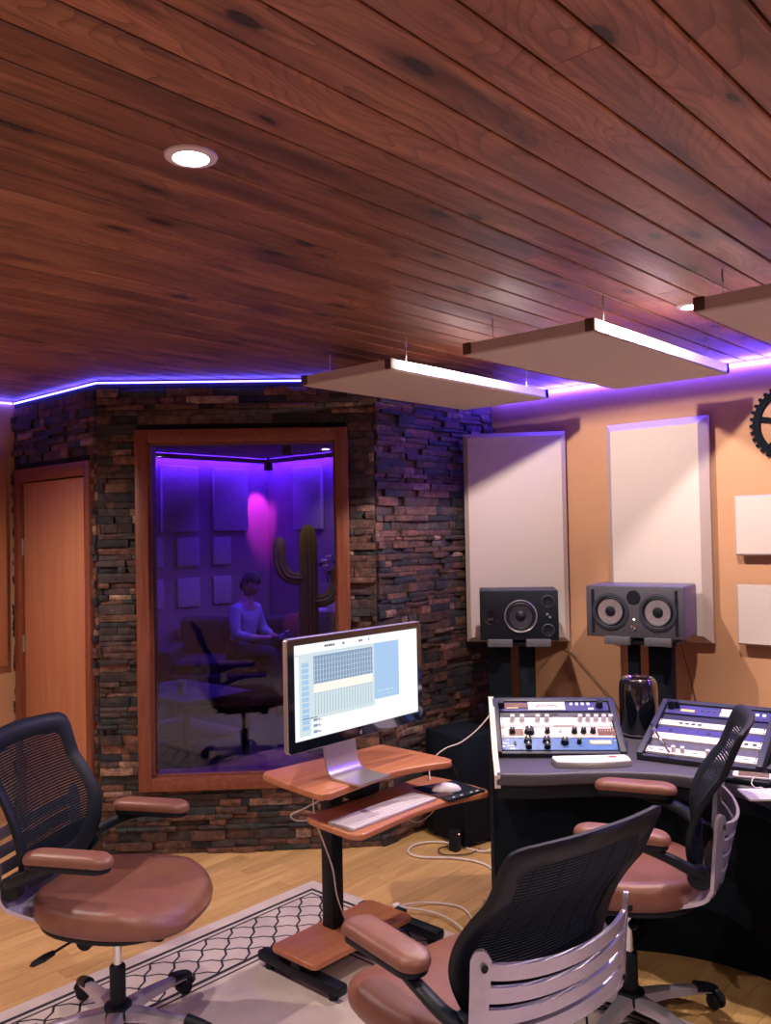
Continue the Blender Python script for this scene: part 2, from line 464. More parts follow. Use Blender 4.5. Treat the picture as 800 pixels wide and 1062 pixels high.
# ------------------------------------------------------------------ setting
# Room axes: x runs along the ceiling boards, y across them; the camera stands at the origin.
H = 2.5
S2 = 2**.5
RX0, RY0 = -2.9, -2.9       # far ends of the room behind the camera
WU, WV = 4.49, 5.18         # speaker wall, side wall
DU = 2.37; DV = 4.21        # door wall at x=DU, from y=DV to WV
EU, EV = 3.40, 3.17         # short stone return at y=EV, from x=EU to WU
def board_field(name, poly_box, bw, gap, z0, z1, mat, axis_len=3.2, chamfer=.006, seed=3, offs=0.):
    """boards along x with chamfered long edges and staggered butt joints"""
    rnd = random.Random(seed)
    x0, y0, x1, y1 = poly_box; mb = MB(); mb.cname = 'pr'
    y = y0+offs
    down = z0 < z1  # visible face at z0 (ceiling) when z0<z1
    while y < y1:
        x = x0-rnd.random()*axis_len
        while x < x1:
            L = axis_len*(.6+.7*rnd.random())
            a, b = max(x, x0), min(x+L, x1)
            if b-a > .02:
                ya, yb = y, min(y+bw, y1+bw)
                c = (rnd.random(), rnd.random(), rnd.random())
                e = chamfer; g = gap/2; je = .0008
                zf, zb = z0, z1; zc = z0+(e*.8 if down else -e*.8)
                prof = [(ya+g, zb), (ya+g, zc), (ya+g+e, zf), (yb-g-e, zf), (yb-g, zc), (yb-g, zb)]
                vs = [(a+je, p[0], p[1]) for p in prof]+[(b-je, p[0], p[1]) for p in prof]
                fs = [(i, (i+1) % 6, (i+1) % 6+6, i+6) for i in range(6)]+[tuple(range(6))[::-1], tuple(range(6, 12))]
                mb.add(vs, fs, None, None, c)
            x += L
        y += bw
    return mb.build(name, mat, smooth=False)

struct(board_field('floor', (RX0, RY0, WU, WV), .083, .0012, 0., -.03, 'floor', 1.1, .0008, 5))
ce = struct(board_field('ceiling', (RX0-.1, RY0-.1, WU+.1, WV+.1),   .1115, .0055, H, H+.025, 'ceiling', 3.6, .0035, 11, offs=.0195))
MB().box(((RX0+WU)/2, (RY0+WV)/2, H+.055), (WU-RX0+.3, WV-RY0+.3, .05)).build('ceiling_backing', 'mortar', smooth=False)['kind'] = 'structure'
MB().box(((RX0+WU)/2, (RY0+WV)/2, -.06), (WU-RX0+.3, WV-RY0+.3, .055)).build('subfloor', 'mortar', smooth=False)['kind'] = 'structure'

# plain painted walls (slabs outside the room)
struct(MB().box((WU+.05, (RY0+EV)/2, H/2), (.1, EV-RY0+.1, H)).build('wall_speaker_side', 'wall', smooth=False))
struct(MB().box(((RX0+DU)/2-.03, WV+.05, H/2), (DU-RX0+.06, .1, H)).build('wall_door_side', 'wall', smooth=False))
struct(MB().box(((RX0+WU)/2, RY0-.05, H/2), (WU-RX0+.2, .1, H)).build('wall_back', 'wall', smooth=False))
struct(MB().box((RX0-.05, (RY0+WV)/2, H/2), (.1, WV-RY0+.2, H)).build('wall_rear_side', 'wall', smooth=False))

# ledge stone walls: real blocks in courses.  Local frame: x along wall, y out of the wall into the room, z up
STONES = [(.022, .024, .030), (.016, .020, .027), (.040, .030, .028), (.075, .040, .030), (.115, .055, .040), (.150, .078, .054),
          (.060, .034, .027), (.200, .130, .098), (.055, .044, .044), (.022, .032, .034), (.26, .19, .15), (.100, .050, .040)]
WGT = [5, 5, 5, 5, 5, 4, 5, 2, 4, 4, 1, 4]
def stone_wall(name, length, X, holes, seed, zmax=2.455):
    rnd = random.Random(seed); mb = MB()
    z = 0.
    while z < zmax-.005:
        h = rnd.choice((.024, .029, .034, .040, .050)); h = min(h, zmax-z)
        if zmax-z-h < .015: h = zmax-z
        x = -rnd.random()*.2
        while x < length:
            L = rnd.choice((.05, .08, .11, .14, .18, .24))*(.8+.4*rnd.random())
            a, b = max(0, x), min(length, x+L)
            x += L
            for (h0, h1, z0, z1) in holes:      # trim against openings
                if z+h > z0+.004 and z < z1-.004:
                    if a >= h0 and b <= h1: a = b
                    elif a < h0 < b <= h1+1: 
                        if b > h1: pass
                        b = h0
                    elif h0 <= a < h1 < b: a = h1
            if b-a < .012: continue
            d = .006+.028*rnd.random()**1.3
            c = rnd.choices(STONES, WGT)[0]; k = .75+.5*rnd.random(); c = tuple(q*k for q in c)
            g = .0012; zs0, zs1 = z+g, z+h-g; n = max(2, int((b-a)/.05)+1)
            # rough split face: jittered grid
            vs = []; fs = []
            cols = [a+g+(b-a-2*g)*i/n for i in range(n+1)]
            for i, xx in enumerate(cols):
                e = .004 if i in (0, n) else 0
                for j, zz in enumerate((zs0, (zs0+zs1)/2, zs1)):
                    e2 = .003 if j != 1 else 0
                    vs.append((xx, max(.002, d-e-e2+rnd.uniform(-.0035, .0035)), zz+(rnd.uniform(-.002, .002) if j == 1 else 0)))
            m3 = len(vs)
            for i in range(n):
                for j in range(2):
                    fs.append((i*3+j, (i+1)*3+j, (i+1)*3+j+1, i*3+j+1))
            for xx in cols: vs.append((xx, -.01, zs0)); vs.append((xx, -.01, zs1))
            for i in range(n):
                fs.append((i*3, m3+2*i, m3+2*(i+1), (i+1)*3)); fs.append((i*3+2, (i+1)*3+2, m3+2*(i+1)+1, m3+2*i+1))
            fs.append((0, 1, 2, m3+1, m3)); fs.append((n*3, m3+2*n, m3+2*n+1, n*3+2, n*3+1))
            mb.add(vs, fs, 'stone', X, c)
        z += h
    # backing wall split round the openings
    def slab(a, b, z0, z1):
        if b-a > .001 and z1-z0 > .001: mb.box(((a+b)/2, -.055, (z0+z1)/2), (b-a, .11, z1-z0), 'mortar', X, col=(.01, .01, .015))
    if holes:
        h0, h1, z0, z1 = holes[0]
        slab(-.0, h0, 0, H); slab(h1, length, 0, H); slab(h0, h1, 0, z0); slab(h0, h1, z1, H)
    else: slab(0, length, 0, H)
    return struct(mb.build(name, smooth=True, ang=25))

def wall_frame(p0, p1, inward):
    """matrix: local x from p0 to p1, local y = inward normal"""
    p0 = Vector((*p0, 0)); d = Vector((p1[0]-p0.x, p1[1]-p0.y, 0)); L = d.length; d.normalize()
    n = Vector((*inward, 0)).normalized()
    m = Matrix.Identity(4)
    for i in range(3): m[i][0] = d[i]; m[i][1] = n[i]; m[i][2] = (0, 0, 1)[i]; m[i][3] = p0[i]
    return m, L
Xd, Ld = wall_frame((DU, WV), (DU, DV), (-1, 0))
Xw, Lw = wall_frame((DU, DV), (EU, EV), (-1, -1))
Xr, Lr = wall_frame((EU, EV), (WU, EV), (0, -1))
# door opening y 4.25..5.13
stone_wall('wall_door_stone', Ld, Xd, [(.05, .93, -.1, 2.085)], 21)
# window: frame outer s -1.10..0.02 -> local x from corner
sx = lambda s: (s-(DU-DV)/S2)
W0, W1 = sx(-1.10), sx(.022); WZ0, WZ1 = .335, 2.232
stone_wall('wall_window_stone', Lw, Xw, [(W0+.01, W1-.01, WZ0+.01, WZ1-.01)], 22)
stone_wall('wall_corner_stone', Lr, Xr, [], 23)

# window_1
win = struct(bpy.data.objects.new('window_1', None)); C.objects.link(win)
FW = .068
fr = MB()
for (a, b, z0, z1, mt) in ((W0, W0+FW, WZ0, WZ1, 'trim_wood'), (W1-FW, W1, WZ0, WZ1, 'trim_wood'), (W0+FW, W1-FW, WZ1-FW, WZ1, 'trim_wood_h'), (W0+FW, W1-FW, WZ0, WZ0+FW, 'trim_wood_h')):
    fr.box(((a+b)/2, .014, (z0+z1)/2), (b-a, .056, z1-z0), mt, Xw, bev=.004)
# deep reveal lining
for (a, b, z0, z1) in ((W0+FW, W0+FW+.012, WZ0+FW, WZ1-FW), (W1-FW-.012, W1-FW, WZ0+FW, WZ1-FW), (W0+FW, W1-FW, WZ1-FW-.012, WZ1-FW), (W0+FW, W1-FW, WZ0+FW, WZ0+FW+.012)):
    fr.box(((a+b)/2, -.05, (z0+z1)/2), (b-a, .12, z1-z0), 'trim_wood', Xw)
fr.build('window_frame', parent=win)
MB().box(((W0+W1)/2, -.02, (WZ0+WZ1)/2), (W1-W0-2*FW-.02, .008, WZ1-WZ0-2*FW-.02), 'glass', Xw).build('window_pane', parent=win, smooth=False)

# door_1
dr = struct(bpy.data.objects.new('door_1', None)); C.objects.link(dr)
fr = MB()
for (a, b, z0, z1, mt) in ((.047, .115, 0, 2.08, 'trim_wood'), (.875, .93, 0, 2.08, 'trim_wood'), (.115, .875, 2.005, 2.08, 'trim_wood_h')):
    fr.box(((a+b)/2, .008, (z0+z1)/2), (b-a, .05, z1-z0), mt, Xd, bev=.003)
fr.box((.49, -.08, 1.04), (.88, .04, 2.08), 'black_matte', Xd)
fr.build('door_frame', parent=dr)
MB().box((.495, -.018, 1.0), (.748, .045, 1.995), 'door_wood', Xd, bev=.002).build('door_leaf', parent=dr)
for z in (.45, 1.05, 1.62):
    MB().cyl((.118, .012, z-.05), (.118, .012, z+.05), .0065, 'steel', Xd).box((.124, .006, z), (.02, .003, .09), 'steel', Xd).build('hinge', parent=dr)

# fabric covered panel on the side wall beside the door
o = MB().box((1.70, WV-.022, 1.55), (1.2, .04, 1.26), 'door_wood', bev=.006).build('wall_panel')
tag(o, 'tall orange-brown wall panel on the side wall beside the door', 'wall panel')

# LED strips: small extrusions at the top of the walls
def led(name, X, L, y, z, mat, a=0.):
    mb = MB(); mb.box((a+L/2, y, z), (L, .008, .012), mat, X)
    return mb
LN = [(Xw, Lw*.86, .006, 2.487, 0., 'led', .007, 'thin blue light strip along the top of the stone wall over the window'),
      (Xd, Ld-.01, .006, 2.487, 0.01, 'led', .007, 'thin blue light strip along the top of the stone wall over the door')]
Xs, Ls = wall_frame((RX0, WV), (DU, WV), (0, -1)); Xb, Lb = wall_frame((WU, EV), (WU, RY0), (-1, 0))
LN.append((Xs, Ls-.02, .012, 2.485, 0., 'led', .009, 'blue light strip at the top of the plain wall beside the door wall'))
LN.append((Xb, Lb-.04, .012, 2.485, 0.04, 'led_wall', .010, 'blue light strip along the ceiling edge above the speakers and hung gear wheel'))
for X, L, y, z, a, mt_, hh_, lab in LN:
    o = MB().box((a+L/2, y, z), (L, .008, hh_), mt_, X).build('led_strip', smooth=False); tag(o, lab, 'light strip', 'blue light strips round the ceiling edge')
Xk, Lk = wall_frame((RX0, RY0), (WU, RY0), (0, 1)); Xk2, Lk2 = wall_frame((RX0, WV), (RX0, RY0), (1, 0))

# ------------------------------------------------------------------ made-up room behind the glass, standing in for reflections in the pane
BU, BV = 6.40, 7.62
bw = 'booth_wall'
struct(MB().box((4.4, BV+.05, H/2), (4.2, .1, H)).build('wall_booth_far', bw, smooth=False))
struct(MB().box((BU+.05, 5.4, H/2), (.1, 4.5, H)).build('wall_booth_side', bw, smooth=False))
struct(MB().box((DU+.16, 6.4, H/2), (.06, 2.6, H)).build('wall_booth_near', bw, smooth=False))
struct(MB().box((5.1, EV+.16, H/2), (2.7, .06, H)).build('wall_booth_end', bw, smooth=False))
struct(MB().box((4.85, 5.6, -.02), (3.4, 4.3, .03)).box((2.9+.15, 4.9+.3, -.021), (1.2, 1.0, .028)).build('floor_booth', 'booth_floor', smooth=False))
struct(MB().box((4.45, 5.4, H+.02), (4.2, 4.6, .03)).build('ceiling_booth', 'booth_wall', smooth=False))
def booth_panel(x, z, w, h, axis, lab, nm='acoustic_panel', cat='acoustic panel', grp=None, th=.05, mat='booth_tile'):
    mb = MB()
    if axis == 'v': mb.box((x, BV-th/2-.004, z), (w, th, h), mat, bev=.012)
    else: mb.box((BU-th/2-.004, x, z), (th, w, h), mat, bev=.012)
    return tag(mb.build(nm), lab, cat, grp)
for a_, b_, lab in ((4.97, 5.415, 'tall panel behind the glass nearest the window frame edge by the door'), (5.61, 6.07, 'tall panel behind the glass above the seated person')):
    booth_panel((a_+b_)/2, 2.05, b_-a_, .68, 'v', lab)
booth_panel(6.93, 2.05, .45, .68, 'u', 'tall panel behind the glass over the cactus, on the adjoining wall')
for x, w in ((4.86, .26), (5.29, .28), (5.72, .24)):
    for z in (1.50, 1.08):
        booth_panel(x, z, w, .30, 'v', 'small square foam tile low on the far wall behind the glass', 'foam_tile', 'foam tile', 'foam tiles behind the glass', .03)
struct(MB().box((4.5, BV-.15, 2.475), (3.8, .012, .05), 'booth_wall').box((BU-.15, 5.5, 2.475), (.012, 4.2, .05), 'booth_wall').build('trim_added_fascia', smooth=False))  # fascia added to hide the strip and send its light down the wall
for X0, L0, lab in ((wall_frame((3.2, BV), (BU, BV), (0, -1))[0], 3.2, 'blue light strip behind the added fascia over the far wall behind the glass'), (wall_frame((BU, BV), (BU, 3.6), (-1, 0))[0], 4.0, 'blue light strip behind the added fascia over the side wall behind the glass')):
    tag(MB().box((.03+(L0-.08)/2, .09, 2.485), (L0-.08, .010, .010), 'led_b', X0).build('led_strip', smooth=False), lab, 'light strip')

def spot(name, loc, target, col, power, ang, blend, rad, parent=None):
    l = bpy.data.lights.new(name, 'SPOT'); l.energy = power; l.color = col; l.spot_size = R(ang); l.spot_blend = blend; l.shadow_soft_size = rad
    o = bpy.data.objects.new(name, l); C.objects.link(o); o.location = loc
    d = Vector(target)-Vector(loc); o.rotation_euler = d.to_track_quat('-Z', 'Y').to_euler()
    if parent: o.parent = parent
    return o
def downlight(x, y, label, power=60, group='recessed ceiling downlights', col=(1., .80, .72), ang=150, glow='lamp', tilt=(0, 0), z=H, bl=.6):
    t = thing('ceiling_downlight', label, 'ceiling light', (x, y, z), 0, group)
    MB().lathe([(.038, -.004), (.040, -.007), (.056, -.004), (.058, .0), (.058, .003), (.038, .003)], 'white_plastic', seg=40).build('trim_ring', parent=t)
    MB().lathe([(.0, -.006), (.018, -.0055), (.038, -.004), (.038, .002), (0, .002)], glow, seg=32).build('lamp_lens', parent=t)
    s = spot('lamp_beam', (0, 0, -.03), (tilt[0], tilt[1], -1.), col, power, ang, bl, .013, t)
    return t
DL = 80
GL = 92
downlight(1.115, 1.57, 'round recessed ceiling downlight glowing white among the boards', DL, None)
downlight(3.20, 2.195, 'recessed ceiling downlight in the gap behind the middle hanging panel', GL, None, ang=172, bl=.12)
downlight(3.20, 1.325, 'recessed ceiling downlight in the gap behind the panel at the photo edge', GL, None, ang=172, bl=.12)
downlight(3.20, .44, 'recessed ceiling downlight past the last hanging panel', DL, None)
downlight(1.115, 3.9, 'recessed ceiling downlight toward the door side of the room', DL*1.2, None)
downlight(1.115, -.8, 'recessed ceiling downlight behind the photographer', DL, None)
downlight(-1.2, 1.57, 'recessed ceiling downlight at the rear of the room', DL, None)
downlight(-1.2, 3.9, 'recessed ceiling downlight in the rear corner of the room', DL, None)

# coloured stage lamps in the booth; the blue pair is added for its wash
def par(x, y, tgt, col, power, ang, lab):
    t = thing('stage_lamp', lab, 'stage lamp', (x, y, H), 0, 'stage lamps behind the glass')
    MB().cyl((0, 0, .0), (0, 0, -.05), .012, 'black').lathe([(.03, -.05), (.045, -.06), (.05, -.14), (.046, -.14), (.03, -.07), (0, -.07)], 'black', seg=20).build('lamp_housing', parent=t)
    s = spot('lamp_beam', (0, 0, -.16), (tgt[0]-x, tgt[1]-y, tgt[2]-H), col, power, ang, .6, .03, t)
BL_ = (.10, .03, 1.)
par(5.05, 5.75, (5.25, 6.6, .7), BL_, 75, 70, 'added black lamp casting blue on the person on the couch')
par(4.1, 5.2, (4.3, 5.9, .2), BL_, 30, 80, 'added black lamp casting blue over the low table behind the glass')
par(6.12, 7.28, (6.25, 7.62, 1.9), (1., .06, .80), 80, 44, 'small magenta stage lamp in the corner behind the glass')
downlight(4.45, 4.95, 'tiny ceiling downlight seen through the window near its top edge', 10, 'downlights behind the glass', (1., .75, .6), 120)
downlight(5.95, 6.2, 'tiny ceiling downlight deeper behind the window glass', 16, 'downlights behind the glass', (1., .75, .6), 120)

# ------------------------------------------------------------------ rug
RUGM = MB().box(((RUG[0]+RUG[2])/2, (RUG[1]+RUG[3])/2, .006), (RUG[2]-RUG[0], RUG[3]-RUG[1], .012), 'rug', bev=.003)
tag(RUGM.build('area_rug'), 'large cream rug with black trellis border on the wooden floor', 'rug')

# ------------------------------------------------------------------ hanging ceiling clouds
def fabric_panel(mb, w, h, th, b, X, edge='fabric_edge', face='fabric'):
    """panel in local xy (w x h), face toward +z, bevelled front rim"""
    a, c = w/2, h/2
    ring = lambda dx, z: [(-a+dx, -c+dx, z), (a-dx, -c+dx, z), (a-dx, c-dx, z), (-a+dx, c-dx, z)]
    vs = ring(.0, 0)+ring(.0, th-b)+ring(b, th)
    mb.add(vs, [(3, 2, 1, 0)]+[(i, (i+1) % 4, 4+(i+1) % 4, 4+i) for i in range(4)]+[(4+i, 4+(i+1) % 4, 8+(i+1) % 4, 8+i) for i in range(4)], edge, X)
    mb.add(vs[8:], [(0, 1, 2, 3)], face, X)
CL = [((2.67, 2.385, 3.885, 2.925), 'suspended beige ceiling panel nearest the stone wall'),
      ((2.675, 1.455, 3.885, 2.005), 'suspended beige ceiling panel in the middle of the row'),
      ((2.68, .54, 3.885, 1.10), 'suspended beige ceiling panel cut off by the photo edge')]
CZ = 2.340
for (u0, v0, u1, v1), lab in CL:
    cx, cy = (u0+u1)/2, (v0+v1)/2
    t = thing('ceiling_cloud', lab, 'acoustic panel', (cx, cy, CZ), 0, None)
    mb = MB(); w, h = u1-u0, v1-v0; th = .046
    fabric_panel(mb, w, h, th, .006, T(0, 0, th) @ RX(math.pi))
    mb.box((0, 0, th+.001), (w-.03, h-.03, .002), 'corner_brown'); mb.build('panel_body', parent=t, smooth=False)  # top sheet kept dark to cut light bounced onto the ceiling
    # metal channel along the long sides
    MB().box((.01, -h/2-.003, th/2+.003), (w-.02, .006, th-.008), 'channel').box((.01, h/2+.003, th/2+.003), (w-.02, .006, th-.008), 'channel').build('side_channel', parent=t, smooth=False)
    for sx_ in (-1, 1):
        for sy_ in (-1, 1):
            MB().box((sx_*(w/2-.012), sy_*(h/2-.012), th/2+.004), (.036, .036, th-.002), 'corner_brown', bev=.003).build('corner_block', parent=t)
            px, py = sx_*(w/2-.14), sy_*(h/2-.035)
            hz = H-CZ
            hk = MB()
            hk.cyl((px, py, th), (px, py, hz-.02), .0016, 'steel', seg=6)
            hk.tube([(px+.008*math.cos(a), py, hz-.03+.01*math.sin(a)) for a in [k*math.pi/5 for k in range(11)]], .0018, 'steel', seg=6)
            hk.cyl((px, py, hz-.02), (px, py, hz), .003, 'steel', seg=6)
            hk.lathe([(.012, 0), (.012, .004), (.004, .012), (0, .012)], 'steel', T(px, py, th), seg=10)
            hk.build('hanger_wire', parent=t)

# ------------------------------------------------------------------ wall acoustic panels
def wall_panel(name, X, w, h, th, lab, b=.022, stand=.03, group=None):
    t = thing(name, lab, 'acoustic panel', group=group); t.matrix_world = X
    t.location = X.to_translation(); t.rotation_euler = X.to_euler()
    mb = MB(); fabric_panel(mb, w, h, th, b, None)
    mb.build('fabric_face', parent=t, smooth=False)
    MB().box((0, 0, -.004), (w-.02, h-.02, .008), 'corner_brown').box((-w/4, h/3, -stand/2-.004), (.04, .04, stand-.002), 'corner_brown').box((w/4, h/3, -stand/2-.004), (.04, .04, stand-.002), 'corner_brown').build('backing_frame', parent=t, smooth=False)
    return t
def facing(p, n):
    """local z -> n (horizontal), local y -> up"""
    n = Vector((*n, 0)).normalized(); up = Vector((0, 0, 1)); x = up.cross(n)
    m = Matrix.Identity(4)
    for i in range(3): m[i][0] = x[i]; m[i][1] = up[i]; m[i][2] = n[i]; m[i][3] = p[i]
    return m
# tall panel B on the speaker wall
wall_panel('acoustic_panel', facing((WU-.035, (2.355+1.765)/2, (2.240+1.062)/2), (-1, 0)), .575, 1.180, .055, 'tall beige wall panel behind the grey two-cone speaker', b=.040)
pa = Vector((4.092, 3.095)); pb = Vector((4.428, 2.606)); d = pb-pa; nrm = Vector((d.y, -d.x)).normalized()
mid = (pa+pb)/2-nrm*.05
wall_panel('acoustic_panel', facing((mid.x, mid.y, (2.240+1.010)/2), nrm), d.length, 1.225, .05, 'tall beige corner panel behind the black speaker', b=.026, stand=.02)
for z0, z1, lab in ((1.516, 1.817, 'small square beige wall panel under the gear wheel, upper one'), (1.069, 1.370, 'small square beige wall panel, the lower of the two')):
    wall_panel('acoustic_panel', facing((WU-.035, 1.645-.15, (z0+z1)/2), (-1, 0)), .30, z1-z0, .035, lab, b=.008)

# gear wheel clock
gw = thing('gear_wheel', 'large black toothed gear wheel hung on the tan wall', 'wall decor', (WU, 1.375, 2.165))
GX = RY(-math.pi/2)
mb = MB(); nt_ = 34; Ro, Ri = .196, .148
vs = []; fs = []
prof = []
for k in range(nt_):
    for f, r in ((0., Ro-.016), (.25, Ro-.016), (.38, Ro), (.75, Ro), (.88, Ro-.016)):
        a = 2*math.pi*(k+f)/nt_; prof.append((r, a))
n = len(prof)
for z in (.008, .032):
    for r, a in prof: vs.append((r*math.cos(a), r*math.sin(a), z))
    for r, a in prof: vs.append((Ri*math.cos(a), Ri*math.sin(a), z))
for i in range(n):
    j = (i+1) % n
    fs += [(i, j, n+j, n+i), (2*n+i, 3*n+i, 3*n+j, 2*n+j), (i, 2*n+i, 2*n+j, j), (n+i, n+j, 3*n+j, 3*n+i)]
mb.add(vs, fs, 'black_matte', GX)
mb.build('toothed_rim', parent=gw, smooth=False)
mb = MB()
for k in range(6):
    mb.box((.09, 0, .02), (.12, .026, .016), 'black_matte', GX @ RZ(R(60*k+18)), bev=.003)
mb.lathe([(.045, .008), (.045, .034), (.02, .036), (.02, .044), (0, .044)], 'black_matte', GX, seg=28)
mb.build('spoke_hub', parent=gw)

# ------------------------------------------------------------------ office chairs
def back_y(x, z):
    t = (z-.56)/.51
    return -.235-.10*t-.045*t*t+.035*math.sin(math.pi*min(1, max(0, t*1.6)))+.6*x*x
OUT = [(0, .528), (.10, .530), (.165, .548), (.208, .595), (.235, .67), (.243, .75), (.240, .84), (.232, .93), (.232, .99), (.230, 1.03), (.216, 1.058), (.16, 1.068), (0, 1.075)]
def outline(n=6):
    P = [Vector((a, .528+(b-.528)*.93)) for a, b in OUT]
    half = catmull(P, n)
    return half
HALF = outline()
def hw(z, inset=0.):
    best = 0
    for a, b in zip(HALF, HALF[1:]):
        if (a.y-z)*(b.y-z) <= 0 and abs(a.y-b.y) > 1e-6:
            t = (z-a.y)/(b.y-a.y); best = max(best, a.x+(b.x-a.x)*t)
    return best-inset
def make_chair(label):
    t = thing('office_chair', label, 'office chair')
    # --- seat cushion
    NA, NRr = 56, 9
    def edge(a):
        ca, sa = math.cos(a), math.sin(a)
        k = 2.7
        x = abs(ca)**(2/k)*math.copysign(1, ca); y = abs(sa)**(2/k)*math.copysign(1, sa)
        wx = .262*(1+.05*y-(.10 if y < 0 else 0)*abs(y)**2)
        return x*wx, .025+y*.272
    def ring(s, z, sh=0):
        return [(edge(2*math.pi*i/NA)[0]*s, (edge(2*math.pi*i/NA)[1]-.025)*s+.025, z) for i in range(NA)]
    def ztop(x, y):
        dish = .018*min(1, (x/.2)**2)*(1 if y < .16 else .6)
        front = -.05*max(0, (y-.14)/.16)**2
        back = .012*max(0, (-y-.05)/.2)
        return .505+dish+front+back
    vs = []; fs = []
    levels = []
    prof = [(.86, .438, 'b'), (.95, .442, 'b'), (.99, .456, 'b'), (1., .474, 'b'), (.985, -.020, 't'), (.955, -.008, 't'), (.90, 0, 't'), (.75, 0, 't'), (.5, 0, 't'), (.25, 0, 't')]
    for s, z, kk in prof:
        r = ring(s, z)
        if kk == 't': r = [(x, y, ztop(x, y)+z) for x, y, _ in r]
        else: r = [(x, y, zz-.035*max(0, (y-.14)/.16)**2*(1 if s > .93 else .6)) for x, y, zz in r]
        levels.append(len(vs)); vs += r
    for a in range(len(prof)-1):
        for i in range(NA):
            j = (i+1) % NA; fs.append((levels[a]+i, levels[a]+j, levels[a+1]+j, levels[a+1]+i))
    vs.append((0, .025, ztop(0, .025))); c = len(vs)-1
    for i in range(NA): fs.append((levels[-1]+i, levels[-1]+(i+1) % NA, c))
    vs.append((0, .025, .438)); c = len(vs)-1
    for i in range(NA): fs.append((levels[0]+(i+1) % NA, levels[0]+i, c))
    MB().add(vs, fs, 'leather').build('seat', parent=t, ang=60)
    # pan and mechanism
    mb = MB()
    mb.prism([(x*.90, (y-.025)*.90+.015) for x, y in [edge(2*math.pi*i/40) for i in range(40)]], .418, .441, 'black', bev=.008)
    mb.box((0, -.02, .392), (.19, .26, .04), 'black', bev=.012)
    mb.box((.0, .15, .372), (.07, .055, .06), 'black', bev=.012); mb.cyl((.10, -.03, .385), (.15, -.03, .385), .028, 'black', seg=20)
    mb.box((0, -.14, .395), (.12, .10, .03), 'black', bev=.008)
    mb.build('tilt_mechanism', parent=t)
    MB().tube([(.07, -.03, .385), (.12, -.08, .375), (.17, -.13, .350)], .0045, 'black', seg=8).lathe([(0, 0), (.014, .008), (.019, .04), (.014, .075), (0, .085)], 'black', T(.16, -.12, .354) @ Vector((.62, -.66, -.30)).to_track_quat('Z', 'Y').to_matrix().to_4x4() @ Matrix.Diagonal((1, .5, 1, 1)), seg=16).build('height_lever', parent=t)
    MB().tube([(-.07, -.02, .385), (-.16, -.03, .376)], .0045, 'black', seg=8).lathe([(0, 0), (.012, .008), (.016, .03), (0, .06)], 'black', T(-.15, -.03, .377) @ RY(-math.pi/2), seg=14).build('tilt_knob', parent=t)
    # gas lift
    MB().lathe([(.0135, .20), (.0135, .40)], 'chrome', seg=24).build('gas_piston', parent=t)
    MB().lathe([(.0, .055), (.026, .06), (.026, .240), (.022, .245), (0, .245)], 'black', seg=28).build('gas_sleeve', parent=t)
    # five star base
    MB().lathe([(0, .062), (.046, .065), (.052, .085), (.044, .118), (.030, .125), (0, .125)], 'black', seg=30).build('base_hub', parent=t)
    for k in range(5):
        A = RZ(R(72*k+17))
        leg = MB()
        secs = []
        for s, w, zt, h in ((.03, .030, .112, .036), (.12, .026, .110, .030), (.22, .021, .100, .024), (.30, .017, .088, .020)):
            secs.append([(s, -w, zt-h), (s, w, zt-h), (s, w*.8, zt-.004), (s, w*.4, zt), (s, -w*.4, zt), (s, -w*.8, zt-.004)])
        vs = [p for sec in secs for p in sec]; fs = []
        for a in range(3):
            for i in range(6): fs.append((a*6+i, a*6+(i+1) % 6, (a+1)*6+(i+1) % 6, (a+1)*6+i))
        fs += [tuple(range(6))[::-1], tuple(range(18, 24))]
        leg.add(vs, fs, 'silver', A)
        lo = leg.build('base_leg', parent=t)
        cap = MB().tube([(.245, 0, .090), (.30, 0, .079), (.325, 0, .066)], [.021, .016], 'black', A, seg=12, smooth=3)
        cap.build('leg_cap', parent=lo)
        cs = MB(); X2 = A @ T(.315, 0, 0) @ RZ(R(40+61*k))
        cs.cyl((0, 0, .03), (0, 0, .072), .007, 'black', X2)
        for sy in (-1, 1): cs.lathe([(0, 0), (.022, 0), (.026, .004), (.026, .014), (.022, .019), (0, .019)], 'black', X2 @ T(.012, sy*.014-(.0095), .0385) @ RX(-math.pi/2), seg=20)
        cs.tube([(.012+.031*math.cos(a), 0, .0385+.031*math.sin(a)) for a in [R(x) for x in range(20, 171, 25)]], .012, 'black', X2, seg=8)
        cs.build('caster', parent=lo)
    # backrest frame (thick black rim)
    pts = [Vector((p.x, p.y)) for p in HALF]
    loop = pts+[Vector((-p.x, p.y)) for p in pts[-2:0:-1]]
    n = len(loop); cz = .80
    def inset(p, e):
        # shrink toward centre line; wider rim at the top and bottom
        kx = max(0, abs(p.x)-e*1.02)*math.copysign(1, p.x) if abs(p.x) > .001 else 0
        top = p.y > cz
        kz = p.y-(e*1.25 if top else -e*1.35)*min(1, abs(p.y-cz)/.20)
        return Vector((kx, kz))
    vs = []; fs = []
    for e, dy in ((0, -.006), (.004, -.012), (.026, -.011), (.048, -.005), (.050, 0), (.046, .004), (.022, .010), (.003, .007)):
        for p in loop:
            q = inset(p, e); vs.append((q.x, back_y(q.x, q.y)+dy, q.y))
    m_ = 8
    for a in range(m_):
        for i in range(n):
            j = (i+1) % n; fs.append((a*n+i, a*n+j, ((a+1) % m_)*n+j, ((a+1) % m_)*n+i))
    MB().add(vs, fs, 'black').build('back_frame', parent=t, ang=60)
    # mesh: fine horizontal bands
    mb = MB(); z = .60
    while z < .988:
        w = hw(z, .044)
        if w > .02:
            g = []
            for dz in (0, .0070):
                g.append([(w*(-1+2*i/10), back_y(w*(-1+2*i/10), z+dz), z+dz) for i in range(11)])
            mb.sheet(g, .0016, 'black_mesh')
        z += .0088
